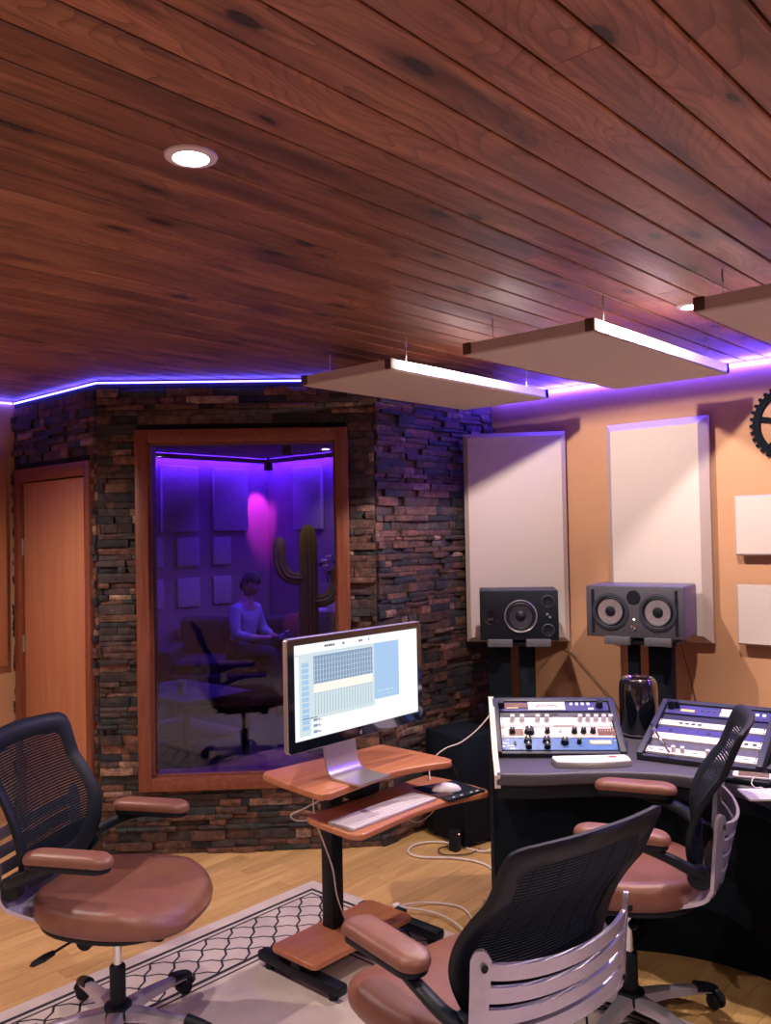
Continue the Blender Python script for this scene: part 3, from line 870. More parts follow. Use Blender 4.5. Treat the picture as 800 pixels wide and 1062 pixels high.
    for k in range(-2, 3):
        x = k*.075
        zz = [q for q in [.60+.02*i for i in range(23)] if hw(q, .046) > abs(x)]
        if len(zz) > 2: mb.tube([(x, back_y(x, q)-.0012, q) for q in zz], .0009, 'black_mesh', seg=4)
    mb.build('back_mesh', parent=t, smooth=False)
    # lower solid black lumbar band
    g = []
    for i in range(7):
        z = .575+.085*i/6; w = hw(z, .02); g.append([(w*(-1+2*j/12), back_y(w*(-1+2*j/12), z)-.006, z) for j in range(13)])
    MB().sheet(g, .006, 'black_matte').build('lumbar_band', parent=t)
    # silver rib cage behind the back and under the seat
    def rib(s, z):
        # s -1..1 across, wraps forward at the sides
        x = .232*math.sin(s*1.15)/math.sin(1.15)
        bow = .075*math.cos(s*1.45)
        t_ = (z-.42)/.30
        yb = -.268-.02*t_ if t_ > .35 else -.268+.28*((.35-t_)/.35)**2*.6
        return (x*(1 if t_ > .3 else .62+.38*(t_/.3)), yb-bow*(.25+.75*min(1, max(0, t_)))+.01, z)
    mb = MB()
    for s0, s1 in ((-1.04, -.80), (.80, 1.04)):
        g = [[rib(s0+(s1-s0)*j/6, .415+(.762-.022*abs(j/3-1)**2.5-.415)*i/22) for j in range(7)] for i in range(23)]
        # taper the tips
        mb.sheet(g, .012, 'silver')
    for z0 in (.700, .648, .597, .548):
        zc = z0
        g = [[rib(-.82+1.64*j/22, zc+dz-.022*math.cos((-.82+1.64*j/22)*1.7)) for j in range(23)] for dz in (0, .018, .036)]
        mb.sheet(g, .010, 'silver')
    g = [[rib(-.84+1.68*j/18, .415+(.54-.415)*i/8) for j in range(19)] for i in range(9)]
    mb.sheet(g, .010, 'silver')
    for s in (-.9, .9):
        p = Vector(rib(s, .725)); q = Vector(rib(s, .55))
        for w in (p, q): mb.lathe([(0, 0), (.008, 0), (.008, .004), (0, .004)], 'black', T(w.x*1.01, w.y-.010, w.z) @ RX(math.pi/2) @ RY(0), seg=14)
    mb.build('rear_bracket', parent=t)
    # arms
    for s in (-1, 1):
        am = MB()
        pts = [(s*.205, -.235, .565), (s*.245, -.21, .595), (s*.262, -.13, .635), (s*.262, -.03, .662), (s*.262, .08, .668)]
        am.tube(pts, [.030, .018], 'black', seg=12, smooth=5, flat=.62)
        am.lathe([(0, -.018), (.034, -.018), (.038, -.008), (.038, .008), (.034, .018), (0, .018)], 'black', T(s*.215, -.235, .565) @ RY(math.pi/2), seg=24)
        ao = am.build('arm_bracket', parent=t)
        pd = MB()
        Lp, Wp = .292, .086
        oc = rrect(Wp, Lp, .042, 7)
        L_ = []; vs = []; fs = []
        for sc, z in ((.80, .674), (.96, .677), (1., .684), (1., .690), (.95, .698), (.80, .7045), (.5, .707)):
            L_.append(len(vs))
            for x, y in oc:
                yy = y*(1-(1-sc)*Wp/Lp*1.2) if sc > .6 else y*.75
                vs.append((s*.262+x*sc, -.010+yy, z+.010*(-(yy/.15)**2)+.004))
        no_ = len(oc)
        for a in range(len(L_)-1):
            for i in range(no_): fs.append((L_[a]+i, L_[a]+(i+1) % no_, L_[a+1]+(i+1) % no_, L_[a+1]+i))
        fs.append([L_[0]+i for i in range(no_)][::-1]); fs.append([L_[-1]+i for i in range(no_)])
        pd.add(vs, fs, 'leather'); pd.build('arm_pad', parent=t, ang=50)
        MB().prism([(s*.262+x*.9, -.010+y*.95) for x, y in oc], .656, .676, 'black', bev=.004).build('pad_plate', parent=t)
    return t
def place(o, x, y, f, z=0.0, spin=None):
    o.location = (x, y, z); o.rotation_euler = (0, 0, math.atan2(-f[0], f[1]))
ch1 = make_chair('brown leather office chair standing by the stone wall and rug border')
ch2 = copy_tree(ch1); ch2['label'] = 'brown and black office chair in the foreground seen from behind'
ch3 = copy_tree(ch1); ch3['label'] = 'brown and black office chair pulled up to the mixing console'
for c_ in (ch1, ch2, ch3): c_['group'] = 'brown leather mesh back office chairs'
place(ch1, 1.53, 2.63, (.5, -.87), .012)
place(ch2, 1.805, 1.368, (.20, .98), .012)
place(ch3, 2.715, 1.400, (-.37, .929), .0)
def recline(ch, deg):      # these two backs lean further back
    pv = Vector((0, -.235, .56)); m_ = RX(R(deg))
    for c_ in ch.children:
        if c_.name.split('.')[0] in ('back_frame', 'back_mesh', 'lumbar_band'):
            c_.rotation_euler.x = R(deg); c_.location = pv-m_ @ pv
recline(ch2, 9); recline(ch3, 4)
ch2.scale.x = 1.09
for c_ in ch3.children:      # this seat is pumped up a little higher
    if c_.name.split('.')[0] not in ('gas_sleeve', 'base_hub', 'base_leg'): c_.location.z += .035

# ------------------------------------------------------------------ computer cart
DZ = .785; TZ = .66
cart = thing('computer_cart', 'cherry wood rolling computer cart with keyboard tray and black post', 'computer desk')
def smooth_poly(ctrl, n=6):
    P = [Vector(p) for p in ctrl]; k = len(P); out = []
    for i in range(k):
        p0, p1, p2, p3 = P[i-1], P[i], P[(i+1) % k], P[(i+2) % k]
        for s in range(n):
            t = s/n
            out.append(.5*((2*p1)+(-p0+p2)*t+(2*p0-5*p1+4*p2-p3)*t*t+(-p0+3*p1-3*p2+p3)*t**3))
    return [(p.x, p.y) for p in out]
def slab_top(name, pts, z, th, parent):
    mb = MB(); mb.prism(pts, z-th, z, 'cherry', bev=th*.26, seg=3)
    o = mb.build(name, parent=parent, ang=50); return o
top = smooth_poly([(2.03, 2.20), (2.045, 2.165), (2.075, 2.155), (2.20, 2.165), (2.33, 2.17), (2.46, 2.150), (2.58, 2.105), (2.625, 2.085), (2.655, 2.095), (2.668, 2.13), (2.672, 2.28), (2.672, 2.44), (2.66, 2.475), (2.62, 2.485), (2.35, 2.515), (2.12, 2.54), (2.085, 2.53), (2.062, 2.49)], 3)
slab_top('desktop', top, DZ, .026, cart)
tray = smooth_poly([(2.075, 2.09), (2.09, 2.05), (2.13, 2.04), (2.35, 2.055), (2.55, 2.045), (2.72, 1.995), (2.755, 2.0), (2.775, 2.04), (2.785, 2.20), (2.775, 2.31), (2.74, 2.33), (2.40, 2.33), (2.14, 2.33), (2.10, 2.31), (2.085, 2.24)], 3)
slab_top('keyboard_tray', tray, TZ, .022, cart)
mb = MB(); mb.box((2.395, 2.50, (DZ-.03+.1)/2), (.062, .062, DZ-.03-.1), 'black', bev=.006)
mb.build('post', parent=cart)
mb = MB(); mb.box((2.395, 2.44, DZ-.045), (.30, .16, .03), 'black', bev=.004).box((2.395, 2.36, DZ-.085), (.10, .16, .05), 'black', bev=.006).box((2.395, 2.30, TZ-.034), (.26, .20, .022), 'black', bev=.004).box((2.395, 2.40, .695), (.05, .12, .10), 'black', bev=.006)
mb.build('lift_bracket', parent=cart)
slab_top('base_shelf', rrect(.545, .25, .03, 5, 2.395, 2.44), .125, .022, cart)
for u in (2.165, 2.715):
    mb = MB(); v0 = 2.215; mb.box((u, (v0+2.66)/2, .055), (.055, 2.66-v0, .040), 'black', bev=.012)
    f_ = mb.build('foot_bar', parent=cart)
    for v in (v0+.05, 2.61):
        MB().lathe([(0, .0), (.018, .0), (.020, .004), (.020, .020), (.012, .028), (0, .028)], 'black', T(u, v, .013), seg=18).build('foot_glide', parent=f_)
MB().box((2.44, 2.44, .085), (.60, .05, .026), 'black', bev=.004).build('cross_bar', parent=cart)

# monitor
mx0, mx1, mv, mz0, mz1 = 1.957, 2.667, 2.248, .915, 1.310
mon = thing('computer_monitor', 'large aluminium framed monitor showing a mixing window on the cart', 'monitor', ((mx0+mx1)/2, mv, DZ))
W_, H_ = mx1-mx0, mz1-mz0
MX = T(0, 0, (mz0+mz1)/2-DZ) @ RX(math.pi/2)      # local x right, y up, z toward viewer (-v)
mb = MB()
mb.prism(rrect(W_, H_, .014, 5), -.022, .0, 'alu', MX, bev=.003)
mb.prism(rrect(W_*.8, H_*.8, .06, 5), -.040, -.022, 'alu', MX, bev=.012)
mb.build('monitor_shell', parent=mon)
MB().prism(rrect(W_-.005, H_-.005, .012, 5), .0, .0022, 'black_gloss', MX).build('glass_front', parent=mon)
sc = MB()
def sr(x0, x1, y0, y1, m, l=1):   # fractions of the lit screen, y up
    sw, sh = W_-.062, H_-.066; ox, oy = -sw/2, -sh/2+.007
    sc.box((ox+sw*(x0+x1)/2, oy+sh*(y0+y1)/2, .0030+.0004*l), (sw*(x1-x0), sh*(y1-y0), .0004), m, MX)
sr(0, 1, 0, 1, 'scr_white', 0)
sr(.03, .115, .04, .90, 'scr_pale', 1)
for i in range(12): sr(.05, .10, .10+.06*i, .145+.06*i, 'scr_blue', 2)
sr(.0, .07, .88, .90, 'scr_pale', 2)
sr(.115, .83, .26, .90, 'scr_blue', 1)
sr(.115, .615, .20, .895, 'scr_pale', 2)
sr(.135, .60, .57, .865, 'scr_slate', 3)
sr(.135, .60, .47, .565, 'scr_cream', 3)
for i in range(21):
    x = .14+.022*i; sr(x, x+.0028, .58, .85, 'scr_pale', 4)
    sr(x+.003, x+.0055, .24, .45, 'scr_slate', 4)
    sr(x, x+.012, .46, .468, 'scr_slate', 4)
for j in range(5): sr(.135, .60, .60+.055*j, .603+.055*j, 'scr_pale', 5)
for x0, x1 in ((.22, .235), (.238, .247), (.25, .262), (.264, .28), (.285, .298), (.36, .375), (.49, .505), (.51, .52), (.57, .577)): sr(x0, x1, .945, .968, 'scr_dark', 2)
for y in (.05, .115, .175):
    sr(.13, .16, y, y+.03, 'scr_slate', 2); sr(.165, .19, y+.004, y+.01, 'scr_dark', 3); sr(.165, .175, y+.014, y+.024, 'scr_dark', 3)
sr(.05, .16, .215, .222, 'scr_dark', 3)
for x in (.64, .66, .69, .71, .73, .76): sr(x, x+.012, .345, .352, 'scr_white', 3); sr(x+.03, x+.038, .30, .305, 'scr_white', 3)
sc.build('lit_screen', parent=mon, smooth=False)
lg = MB()
pts = [(.0075*math.cos(a)*(1+.12*math.cos(2*a)), .0075*math.sin(a)) for a in [2*math.pi*k/20 for k in range(20)]]
pts = [p if not (p[0] > .006) else (p[0]*.55, p[1]) for p in pts]
lg.prism(pts, .0022, .0028, 'alu', MX @ T(0, -H_/2+.017, 0)); lg.prism([(0, .008), (.003, .010), (.003, .013), (0, .011)], .0022, .0028, 'alu', MX @ T(0, -H_/2+.017, 0))
lg.build('bezel_emblem', parent=mon, smooth=False)
st = MB()
# L-shaped aluminium stand, foot on desktop
cur = [(.055, .20), (.050, .13), (.042, .07), (.030, .03), (.010, .010), (-.02, .006), (-.13, .005)]
P = catmull([Vector((a, b, 0)) for a, b in cur], 5)
g = [[(x, p.x, p.y) for x in (-.08, -.04, 0, .04, .08)] for p in P]
st.sheet(g, .008, 'alu'); st.build('monitor_stand', parent=mon)
mon.children[-1].location = (-.065, .0, .0)

# keyboard
kb = thing('keyboard', 'slim white keyboard lying on the cart tray', 'keyboard', (2.315, 2.14, TZ), R(-.5))
MB().prism(rrect(.455, .125, .01, 4), 0, .008, 'alu', bev=.001).build('keyboard_base', parent=kb)
mb = MB()
for r in range(6):
    n_ = 19 if r else 20; x = -.219
    for c in range(n_):
        w = .438/n_
        if r == 5 and 3 < c < 8: x += w; continue
        mb.box((x+w/2, -.052+.0205*(5-r), .0092), (w*.93, .0185 if r < 5 else .016, .0032), 'white_plastic'); x += w
mb.box((-.075, -.052, .0095), (.11, .015, .004), 'white_plastic')
mb.build('keys', parent=kb, smooth=False)
# mouse pads and mouse
o = MB().prism([(2.55, 2.02), (2.60, 2.25), (2.78, 2.18), (2.745, 2.005)], TZ, TZ+.003, 'black_matte').build('mouse_pad'); tag(o, 'dark mouse pad under the white mouse on the cart tray', 'mouse pad')
o = MB().prism([(2.545, 2.030), (2.555, 2.065), (2.745, 2.028), (2.735, 1.998)], TZ+.003, TZ+.007, 'black').build('palette_card')
ob = MB()
for x in (2.59, 2.63, 2.68, 2.71): ob.box((x, 2.045-(x-2.55)*.17, TZ+.0074), (.014, .008, .0006), 'white_plastic')
p_ = ob.build('printed_marks', parent=o, smooth=False)
tag(o, 'narrow dark strip card with pale marks lying at the tray edge', 'card')
o = MB().prism([(2.56, 2.085), (2.57, 2.13), (2.64, 2.11), (2.63, 2.068)], TZ+.003, TZ+.0045, 'corner_brown').build('sticky_label'); tag(o, 'brown patch of paper on the mouse pad by the keyboard end', 'paper')
ms = thing('computer_mouse', 'smooth white mouse resting on the dark pad', 'mouse', (2.655, 2.125, TZ+.003), R(-137))
b = bmesh.new(); bmesh.ops.create_uvsphere(b, u_segments=28, v_segments=16, radius=1)
for v in b.verts:
    v.co = Vector((v.co.x*.032*(1-.08*v.co.y), v.co.y*.058, max(0, v.co.z)*.028+.0 if v.co.z > 0 else 0))
MB().bm(b, 'white_plastic').build('mouse_shell', parent=ms, ang=60)
MB().lathe([(0, 0), (.004, 0), (.005, .003), (0, .005)], 'grey', T(0, .03, .0225), seg=10).build('scroll_ball', parent=ms)

# ------------------------------------------------------------------ mixing console
con = thing('mixing_console_desk', 'curved dark grey studio desk holding the racks and console bays', 'studio desk')
front = [(2.700, 1.918), (2.785, 1.80), (2.90, 1.69), (3.015, 1.555), (3.09, 1.41), (3.115, 1.28), (3.105, 1.15), (3.035, 1.03), (2.92, .90), (2.78, .79), (2.62, .70)]
backp = [(3.02, .12), (3.45, .42), (3.62, .85), (3.79, 1.20), (3.80, 1.55), (3.73, 1.78), (3.52, 2.02), (3.225, 2.305), (3.195, 2.300)]
F_ = [(p.x, p.y) for p in catmull([Vector((*p, 0)) for p in front], 4)]
mb = MB(); mb.prism(F_+backp, .704, .752, 'laminate', bev=.010, seg=3); mb.build('desktop', parent=con, ang=50)
def inset_front(d):
    out = []
    P = [Vector(p) for p in F_]
    for i, p in enumerate(P):
        t = (P[min(i+1, len(P)-1)]-P[max(i-1, 0)]).normalized(); nn = Vector((-t.y, t.x))
        out.append(p+nn*d)
    return out
Fi = inset_front(.21)
g = [[(p.x, p.y, z) for p in Fi] for z in (.0, .71)]
MB().sheet(g, .03, 'black_matte').build('modesty_panel', parent=con)
Fj = inset_front(.02)
g = [[(p.x, p.y, z) for p in Fj] for z in (.655, .713)]
MB().sheet(g, .012, 'black').build('front_rail', parent=con)
# side panel on the open end
LX = Vector((.61, -.792)); LD = Vector((.792, .61)); L0 = Vector((2.895, 2.055))
def ly(a, d, z): p = L0+LX*a+LD*d; return (p.x, p.y, z)
def bay_matrix(o, ax, dp, rise, run):
    """local x across, local y up the slope, local z out of the face"""
    x = Vector((*ax, 0)).normalized(); y = Vector((dp[0]*run, dp[1]*run, rise)).normalized(); z = x.cross(y)
    m = Matrix.Identity(4)
    for i in range(3): m[i][0] = x[i]; m[i][1] = y[i]; m[i][2] = z[i]; m[i][3] = o[i]
    return m
def side_poly(o, ax, dp, a, prof, th, mat, nm, parent, edge=None):
    """vertical panel in the depth/height plane"""
    x = Vector((*ax, 0)).normalized()
    base = Vector((*o[:2], 0))+x*a; d = Vector((*dp, 0))
    vs = []
    for s in (0, th):
        for (dd, z) in prof: q = base+x*s+d*dd; vs.append((q.x, q.y, z))
    n = len(prof)
    mb = MB(); mb.add(vs, [tuple(range(n))[::-1], tuple(range(n, 2*n))], mat)
    mb.add(vs, [(i, (i+1) % n, n+(i+1) % n, n+i) for i in range(n)], edge or mat)
    return mb.build(nm, parent=parent, smooth=False)
cheek = [(-.235, .695), (-.24, .745), (-.19, .762), (-.10, .772), (-.03, .790), (.26, .936), (.31, .936), (.40, .70)]
side_poly(L0, LX, LD, -.018, cheek, .022, 'black_matte', 'end_cheek', con, 'cheek')
side_poly(L0, LX, LD, -.018, [(-.04, .0), (-.04, .70), (.40, .70), (.40, .0)], .022, 'black_matte', 'end_panel', con)
RW = .512
RL, RR = .265, .150
LMx = bay_matrix((L0.x, L0.y, .762), LX, LD, RR, RL)
SL = math.hypot(RL, RR)
rack = thing('rack_bay', 'sloping grey rack bay on the desk end nearest the monitor cart', 'equipment rack', (0, 0, 0))
mb = MB(); fcol = 'dark_grey'
mb.box((.010, SL/2, .006), (.026, SL+.02, .040), fcol, LMx, bev=.003); mb.box((RW-.010, SL/2, .006), (.026, SL+.02, .040), fcol, LMx, bev=.003)
mb.box((RW/2, SL+.004, .006), (RW-.03, .024, .036), fcol, LMx, bev=.003); mb.box((RW/2, -.004, .002), (RW-.03, .014, .030), fcol, LMx)
mb.build('rack_rails', parent=rack)
mb = MB()
vs = [ly(0.002, 0, .752), ly(RW-.002, 0, .752), ly(RW-.002, RL+.02, .752), ly(.002, RL+.02, .752), ly(.002, 0, .754), ly(RW-.002, 0, .754), ly(RW-.002, RL+.02, .754+RR), ly(.002, RL+.02, .754+RR)]
mb.add(vs, [(0, 3, 2, 1), (4, 5, 6, 7), (0, 1, 5, 4), (1, 2, 6, 5), (2, 3, 7, 6), (3, 0, 4, 7)], 'black_matte'); mb.build('rack_shell', parent=rack, smooth=False)

def knob(mb, x, y, z0, r, h, m, X, ind=None):
    mb.lathe([(r*1.15, z0), (r, z0+.3*h), (r*.9, z0+h), (0, z0+h)], m, X @ T(x, y, 0), seg=14)
    if ind: mb.box((x, y+r*.5, z0+h+.0004), (r*.25, r*.9, .0008), ind, X)
def unit(parentless, nm, label, X, x0, x1, y0, y1, face, builder, z=.016):
    t = thing(nm, label, 'rack unit', X.to_translation(), 0)
    t.rotation_euler = X.to_euler()
    w, h = x1-x0, y1-y0; Q = T((x0+x1)/2, (y0+y1)/2, z)
    mb = MB(); mb.box((0, 0, -.005), (w, h, .012), face, Q, bev=.0012, seg=1)
    for sx_ in (-1, 1):
        for sy_ in (-1, 1): mb.lathe([(.0035, 0), (.003, .002), (0, .002)], 'grey', Q @ T(sx_*(w/2-.007), sy_*(h/2-.008), .001), seg=8)
    mb.build('faceplate', parent=t)
    builder(t, Q, w, h); return t
x0, x1 = .026, RW-.026
def u1(t, Q, w, h):
    mb = MB(); mb.box((-.03, 0, .002), (.155, h*.86, .004), 'white_face', Q)
    o = mb.build('white_label', parent=t, smooth=False)
    lg = MB()
    for k in range(9): lg.box((-.07+.01*k, -.001+(.004 if k % 2 else -.003), .0044), (.008, .004, .0006), 'red_ink', Q)
    lg.tube([(-.075, -.002, .0045), (-.03, .006, .0045), (.012, -.002, .0045)], .0012, 'blue_ink', Q, seg=4, smooth=5)
    lg.build('label_script', parent=o, smooth=False)
    g_ = MB(); g_.box((-.165, .004, .002), (.105, h*.5, .004), 'meter', Q); g_.box((-.175, -h*.22, .0035), (.05, .006, .002), 'lcd', Q); g_.build('gauge_window', parent=t, smooth=False)
    for k in range(4): MB().box((.075+.024*k, .012, .003), (.010, .010, .005), 'btn_glow', Q).build('push_button', parent=t, smooth=False)
    MB().box((.155, -.018, .003), (.022, .008, .003), 'btn_glow', Q).build('push_button', parent=t, smooth=False)
    for x in (-.222, .192):
        k = MB(); knob(k, x, 0, .001, .014, .03, 'black', Q); k.build('knob', parent=t)
def u2(t, Q, w, h):
    for x in (-.18, -.14, -.075, -.037, .10, .132, .165, .197, .225):
        k = MB(); knob(k, x, .012, .001, .010, .026, 'white_plastic', Q, 'grey'); k.build('knob', parent=t)
    MB().box((.03, 0, .0025), (.088, h*.9, .005), 'white_plastic', Q, bev=.001, seg=1).build('label_plate', parent=t, smooth=False); mb = MB()
    for x in (-.19, -.18, -.155, .22, .232): mb.box((x, -.022, .0015), (.006, .003, .001), 'blue_ink', Q)
    mb.build('printed_legend', parent=t, smooth=False)
def u3(t, Q, w, h):
    for x, r in ((-.185, .011), (-.115, .019), (-.042, .010), (.068, .011), (.105, .011), (.143, .011)):
        k = MB(); knob(k, x, 0, .001, r, .022, 'black', Q, 'white_face'); k.build('knob', parent=t)
    for x, ww in ((-.17, .06), (.20, .075)):
        k = MB(); k.box((x, 0, .0012), (ww, h*.62, .002), 'meter', Q)
        if x > 0:
            for q in range(6): k.box((x-.025+.01*q, .008, .0026), (.002, .008, .0008), 'white_face', Q)
        k.build('meter_panel', parent=t, smooth=False)
    k = MB(); k.cyl((.01, 0, 0), (.014, .004, .02), .002, 'chrome', Q, seg=8); k.lathe([(.004, 0), (.004, .003), (0, .003)], 'chrome', Q @ T(.01, 0, 0), seg=10); k.build('toggle_switch', parent=t)
def u4(t, Q, w, h):
    for x, r, y in ((-.125, .015, .012), (-.125, .012, -.020), (-.05, .015, .012), (-.05, .012, -.020), (.022, .015, .006), (.08, .009, .006)):
        k = MB(); knob(k, x, y, .001, r, .022, 'black', Q, 'white_face'); k.build('knob', parent=t)
    k = MB(); k.box((.165, .008, .0015), (.085, h*.32, .003), 'lcd', Q); k.box((.165, .008, .0032), (.07, h*.18, .0005), 'off_white', Q); k.build('display', parent=t, smooth=False)
    k = MB()
    for x, y, ww in ((-.215, .004, .022), (-.195, -.012, .03), (-.225, -.014, .012), (-.19, -.027, .02), (-.205, .022, .006), (.225, .02, .008)): k.box((x, y, .0012), (ww, .005, .0006), 'white_face', Q)
    k.box((-.178, .0, .003), (.008, .02, .005), 'black', Q); k.build('printed_legend', parent=t, smooth=False)
unit(0, 'rack_preamp', 'top rack unit with a white script label and four lit buttons', LMx, x0, x1, SL*.79, SL*.98, 'indigo_panel', u1)
k = unit(0, 'blank_rack_panel', 'dark blank rack strip between the script-label unit and the white-knob unit', LMx, x0, x1, SL*.665, SL*.785, 'dark_grey', lambda t, Q, w, h: [MB().box((x, 0, .0016), (.09, h*.5, .002), 'grey', Q).build('vent_slot', parent=t, smooth=False) for x in (-.1, .06)], .010)
unit(0, 'rack_preamp', 'white rack unit with nine white knobs', LMx, x0, x1, SL*.475, SL*.66, 'white_face', u2)
unit(0, 'rack_compressor', 'cream rack unit with black knobs and a brown meter', LMx, x0, x1, SL*.265, SL*.465, 'cream_face', u3)
unit(0, 'rack_equalizer', 'blue rack unit with black knobs and a pale display', LMx, x0, x1, SL*.03, SL*.255, 'blue_panel', u4)

# middle bay, rotated toward the listener
B0 = Vector((3.215, 1.60)); BX = Vector((.16, -.987)).normalized(); BD = Vector((.987, .16)).normalized()
BW = .46; BR, BL = .135, .38; SB = math.hypot(BR, BL)
def bay(o, ax, dp, wid, lab):
    X = bay_matrix((o.x, o.y, .760), ax, dp, BR, BL)
    t = thing('console_bay', lab, 'console bay', (0, 0, 0))
    mb = MB()
    for xx in (.010, wid-.010): mb.box((xx, SB/2, .008), (.024, SB+.02, .044), 'dark_grey', X, bev=.003)
    mb.box((wid/2, SB+.004, .006), (wid-.03, .026, .040), 'dark_grey', X, bev=.003); mb.box((wid/2, -.004, .004), (wid-.03, .014, .03), 'dark_grey', X)
    mb.build('bay_rails', parent=t)
    q = lambda a, d, z: ((o+ax*a+dp*d).x, (o+ax*a+dp*d).y, z)
    mb = MB(); mb.add([q(.002, 0, .752), q(wid-.002, 0, .752), q(wid-.002, BL+.02, .752), q(.002, BL+.02, .752), q(.002, 0, .754), q(wid-.002, 0, .754), q(wid-.002, BL+.02, .754+BR), q(.002, BL+.02, .754+BR)],
           [(0, 3, 2, 1), (4, 5, 6, 7), (0, 1, 5, 4), (1, 2, 6, 5), (2, 3, 7, 6), (3, 0, 4, 7)], 'black_matte'); mb.build('bay_shell', parent=t, smooth=False)
    return t, X
t2, BMx = bay(B0, BX, BD, BW, 'wide sloping console bay beside the black cylinder computer')
def c1(t, Q, w, h):
    k = MB(); knob(k, -.185, .004, .001, .013, .035, 'black', Q); knob(k, -.162, .012, .001, .010, .03, 'black', Q); k.build('knob', parent=t)
    k = MB(); k.box((-.115, -.008, .0015), (.055, .014, .003), 'orange_lcd', Q); k.build('amber_display', parent=t, smooth=False)
    k = MB()
    for i in range(4): MB().lathe([(.006, .001), (.006, .004), (0, .004)], 'grey', Q @ T(-.06+.025*i, .004, 0), seg=10).build('small_knob', parent=t)
    for i in range(3): MB().box((.13+.026*i, .006, .003), (.012, .012, .004), 'btn_glow', Q).build('push_button', parent=t, smooth=False); k.box((.135+.026*i, -.018, .002), (.014, .007, .002), 'speaker_case', Q)
    k.build('printed_legend', parent=t, smooth=False)
    MB().box((.04, 0, .0015), (.05, h*.8, .003), 'white_face', Q).build('white_label', parent=t, smooth=False)
def strip(dots):
    def f(t, Q, w, h):
        k = MB()
        for x in dots: k.box((x, 0, .0015), (.014, h*.3, .002), 'dark_grey', Q)
        k.build('printed_legend', parent=t, smooth=False)
    return f
def cw(t, Q, w, h):
    for x in (-.10, -.065, .03, .10):
        k = MB(); knob(k, x, 0, .001, .009, .022, 'white_plastic', Q); k.build('knob', parent=t)
    k = MB()
    for x in (-.19, -.15, -.02, .17): k.box((x, 0, .0015), (.02, .004, .001), 'dark_grey', Q)
    k.build('printed_legend', parent=t, smooth=False)
bx0, bx1 = .024, BW-.024
unit(0, 'console_display_unit', 'indigo console unit with an amber display and black knobs', BMx, bx0, bx1, SB*.80, SB*.975, 'indigo_panel', c1)
unit(0, 'console_strip', 'white console strip with a row of four dark marks', BMx, bx0, bx1, SB*.57, SB*.665, 'white_face', strip((-.12, -.095, -.07, -.045)))
unit(0, 'blank_console_panel', 'indigo blank console panel just under the amber display unit', BMx, bx0, bx1, SB*.675, SB*.79, 'dark_grey', strip(()), .010)
unit(0, 'blank_console_panel', 'indigo blank console panel between the two white strips', BMx, bx0, bx1, SB*.43, SB*.56, 'indigo_panel', strip((-.15, 0, .1)), .010)
unit(0, 'console_strip', 'plain white console strip lower on the bay', BMx, bx0, bx1, SB*.31, SB*.42, 'white_face', strip((.15, .18)))
unit(0, 'blank_console_panel', 'grey blank console panel above the small white knobs', BMx, bx0, bx1, SB*.17, SB*.30, 'grey', strip((-.15,)), .010)
unit(0, 'console_strip', 'lowest white console strip with small white knobs', BMx, bx0, bx1, SB*.06, SB*.16, 'white_face', cw)
# third bay, mostly out of frame
C0 = Vector((3.285, 1.12)); CXv = Vector((-.30, -.954)).normalized(); CDv = Vector((.954, -.30)).normalized()
t3, CMx = bay(C0, CXv, CDv, .50, 'sloping console bay cut off by the photo edge behind the phone')
unit(0, 'fader_panel', 'dark fader panel of the bay at the photo edge', CMx, .024, .476, SB*.05, SB*.95, 'dark_grey', lambda t, Q, w, h: [MB().box((-.18+.045*i, -.05+.02*math.sin(i), .006), (.012, .024, .012), 'white_plastic', Q, bev=.002).build('fader_cap', parent=t) for i in range(9)])

# gooseneck
o = MB().tube([(3.36, 1.600, .835), (3.335, 1.598, .865), (3.282, 1.565, .872), (3.235, 1.525, .855), (3.215, 1.49, .825), (3.225, 1.475, .795)], .004, 'chrome', seg=8, smooth=5).lathe([(.010, 0), (.010, .008), (0, .012)], 'chrome', T(3.36, 1.600, .828), seg=12).build('gooseneck_lamp')
tag(o, 'thin chrome gooseneck bending over the console bay rail', 'gooseneck lamp')

# black cylinder computer
mp_ = thing('desktop_computer', 'glossy black cylinder computer standing between the racks', 'computer', (3.585, 1.775, .752))
MB().lathe([(.0, 0), (.066, 0), (.078, .004), (.0825, .02), (.0835, .20), (.081, .232), (.074, .247), (.067, .251), (.062, .247), (.056, .225), (0, .215)], 'black_gloss', seg=56).build('cylinder_case', parent=mp_, ang=60)
MB().lathe([(.0838, .012), (.0845, .016), (.0838, .020)], 'chrome', seg=48).build('base_ring', parent=mp_)
MB().lathe([(.060, .246), (.069, .2525), (.071, .250)], 'chrome', seg=48).build('lip_ring', parent=mp_)

# white controller with red emblem on the desk lip
wc = thing('white_controller', 'thin white wedge controller with a pink emblem, in front of the blue rack unit', 'controller', (3.035, 1.705, .752), math.atan2(-.733, .681))
pts = [(-.145, -.045), (-.07, -.062), (0, -.066), (.07, -.062), (.145, -.045), (.150, .02), (.145, .045), (-.145, .045), (-.152, .02)]
MB().prism(pts, .0, .018, 'alu', bev=.004).build('controller_base', parent=wc)
MB().prism([(x*.985, y*.97) for x, y in pts], .018, .024, 'white_face', bev=.002).build('white_top', parent=wc)
MB().lathe([(.014, 0), (.014, .0008), (.009, .001), (0, .001)], 'red_ink', T(.085, .010, .024) @ Matrix.Diagonal((1.2, .8, 1, 1)), seg=20).build('emblem', parent=wc)

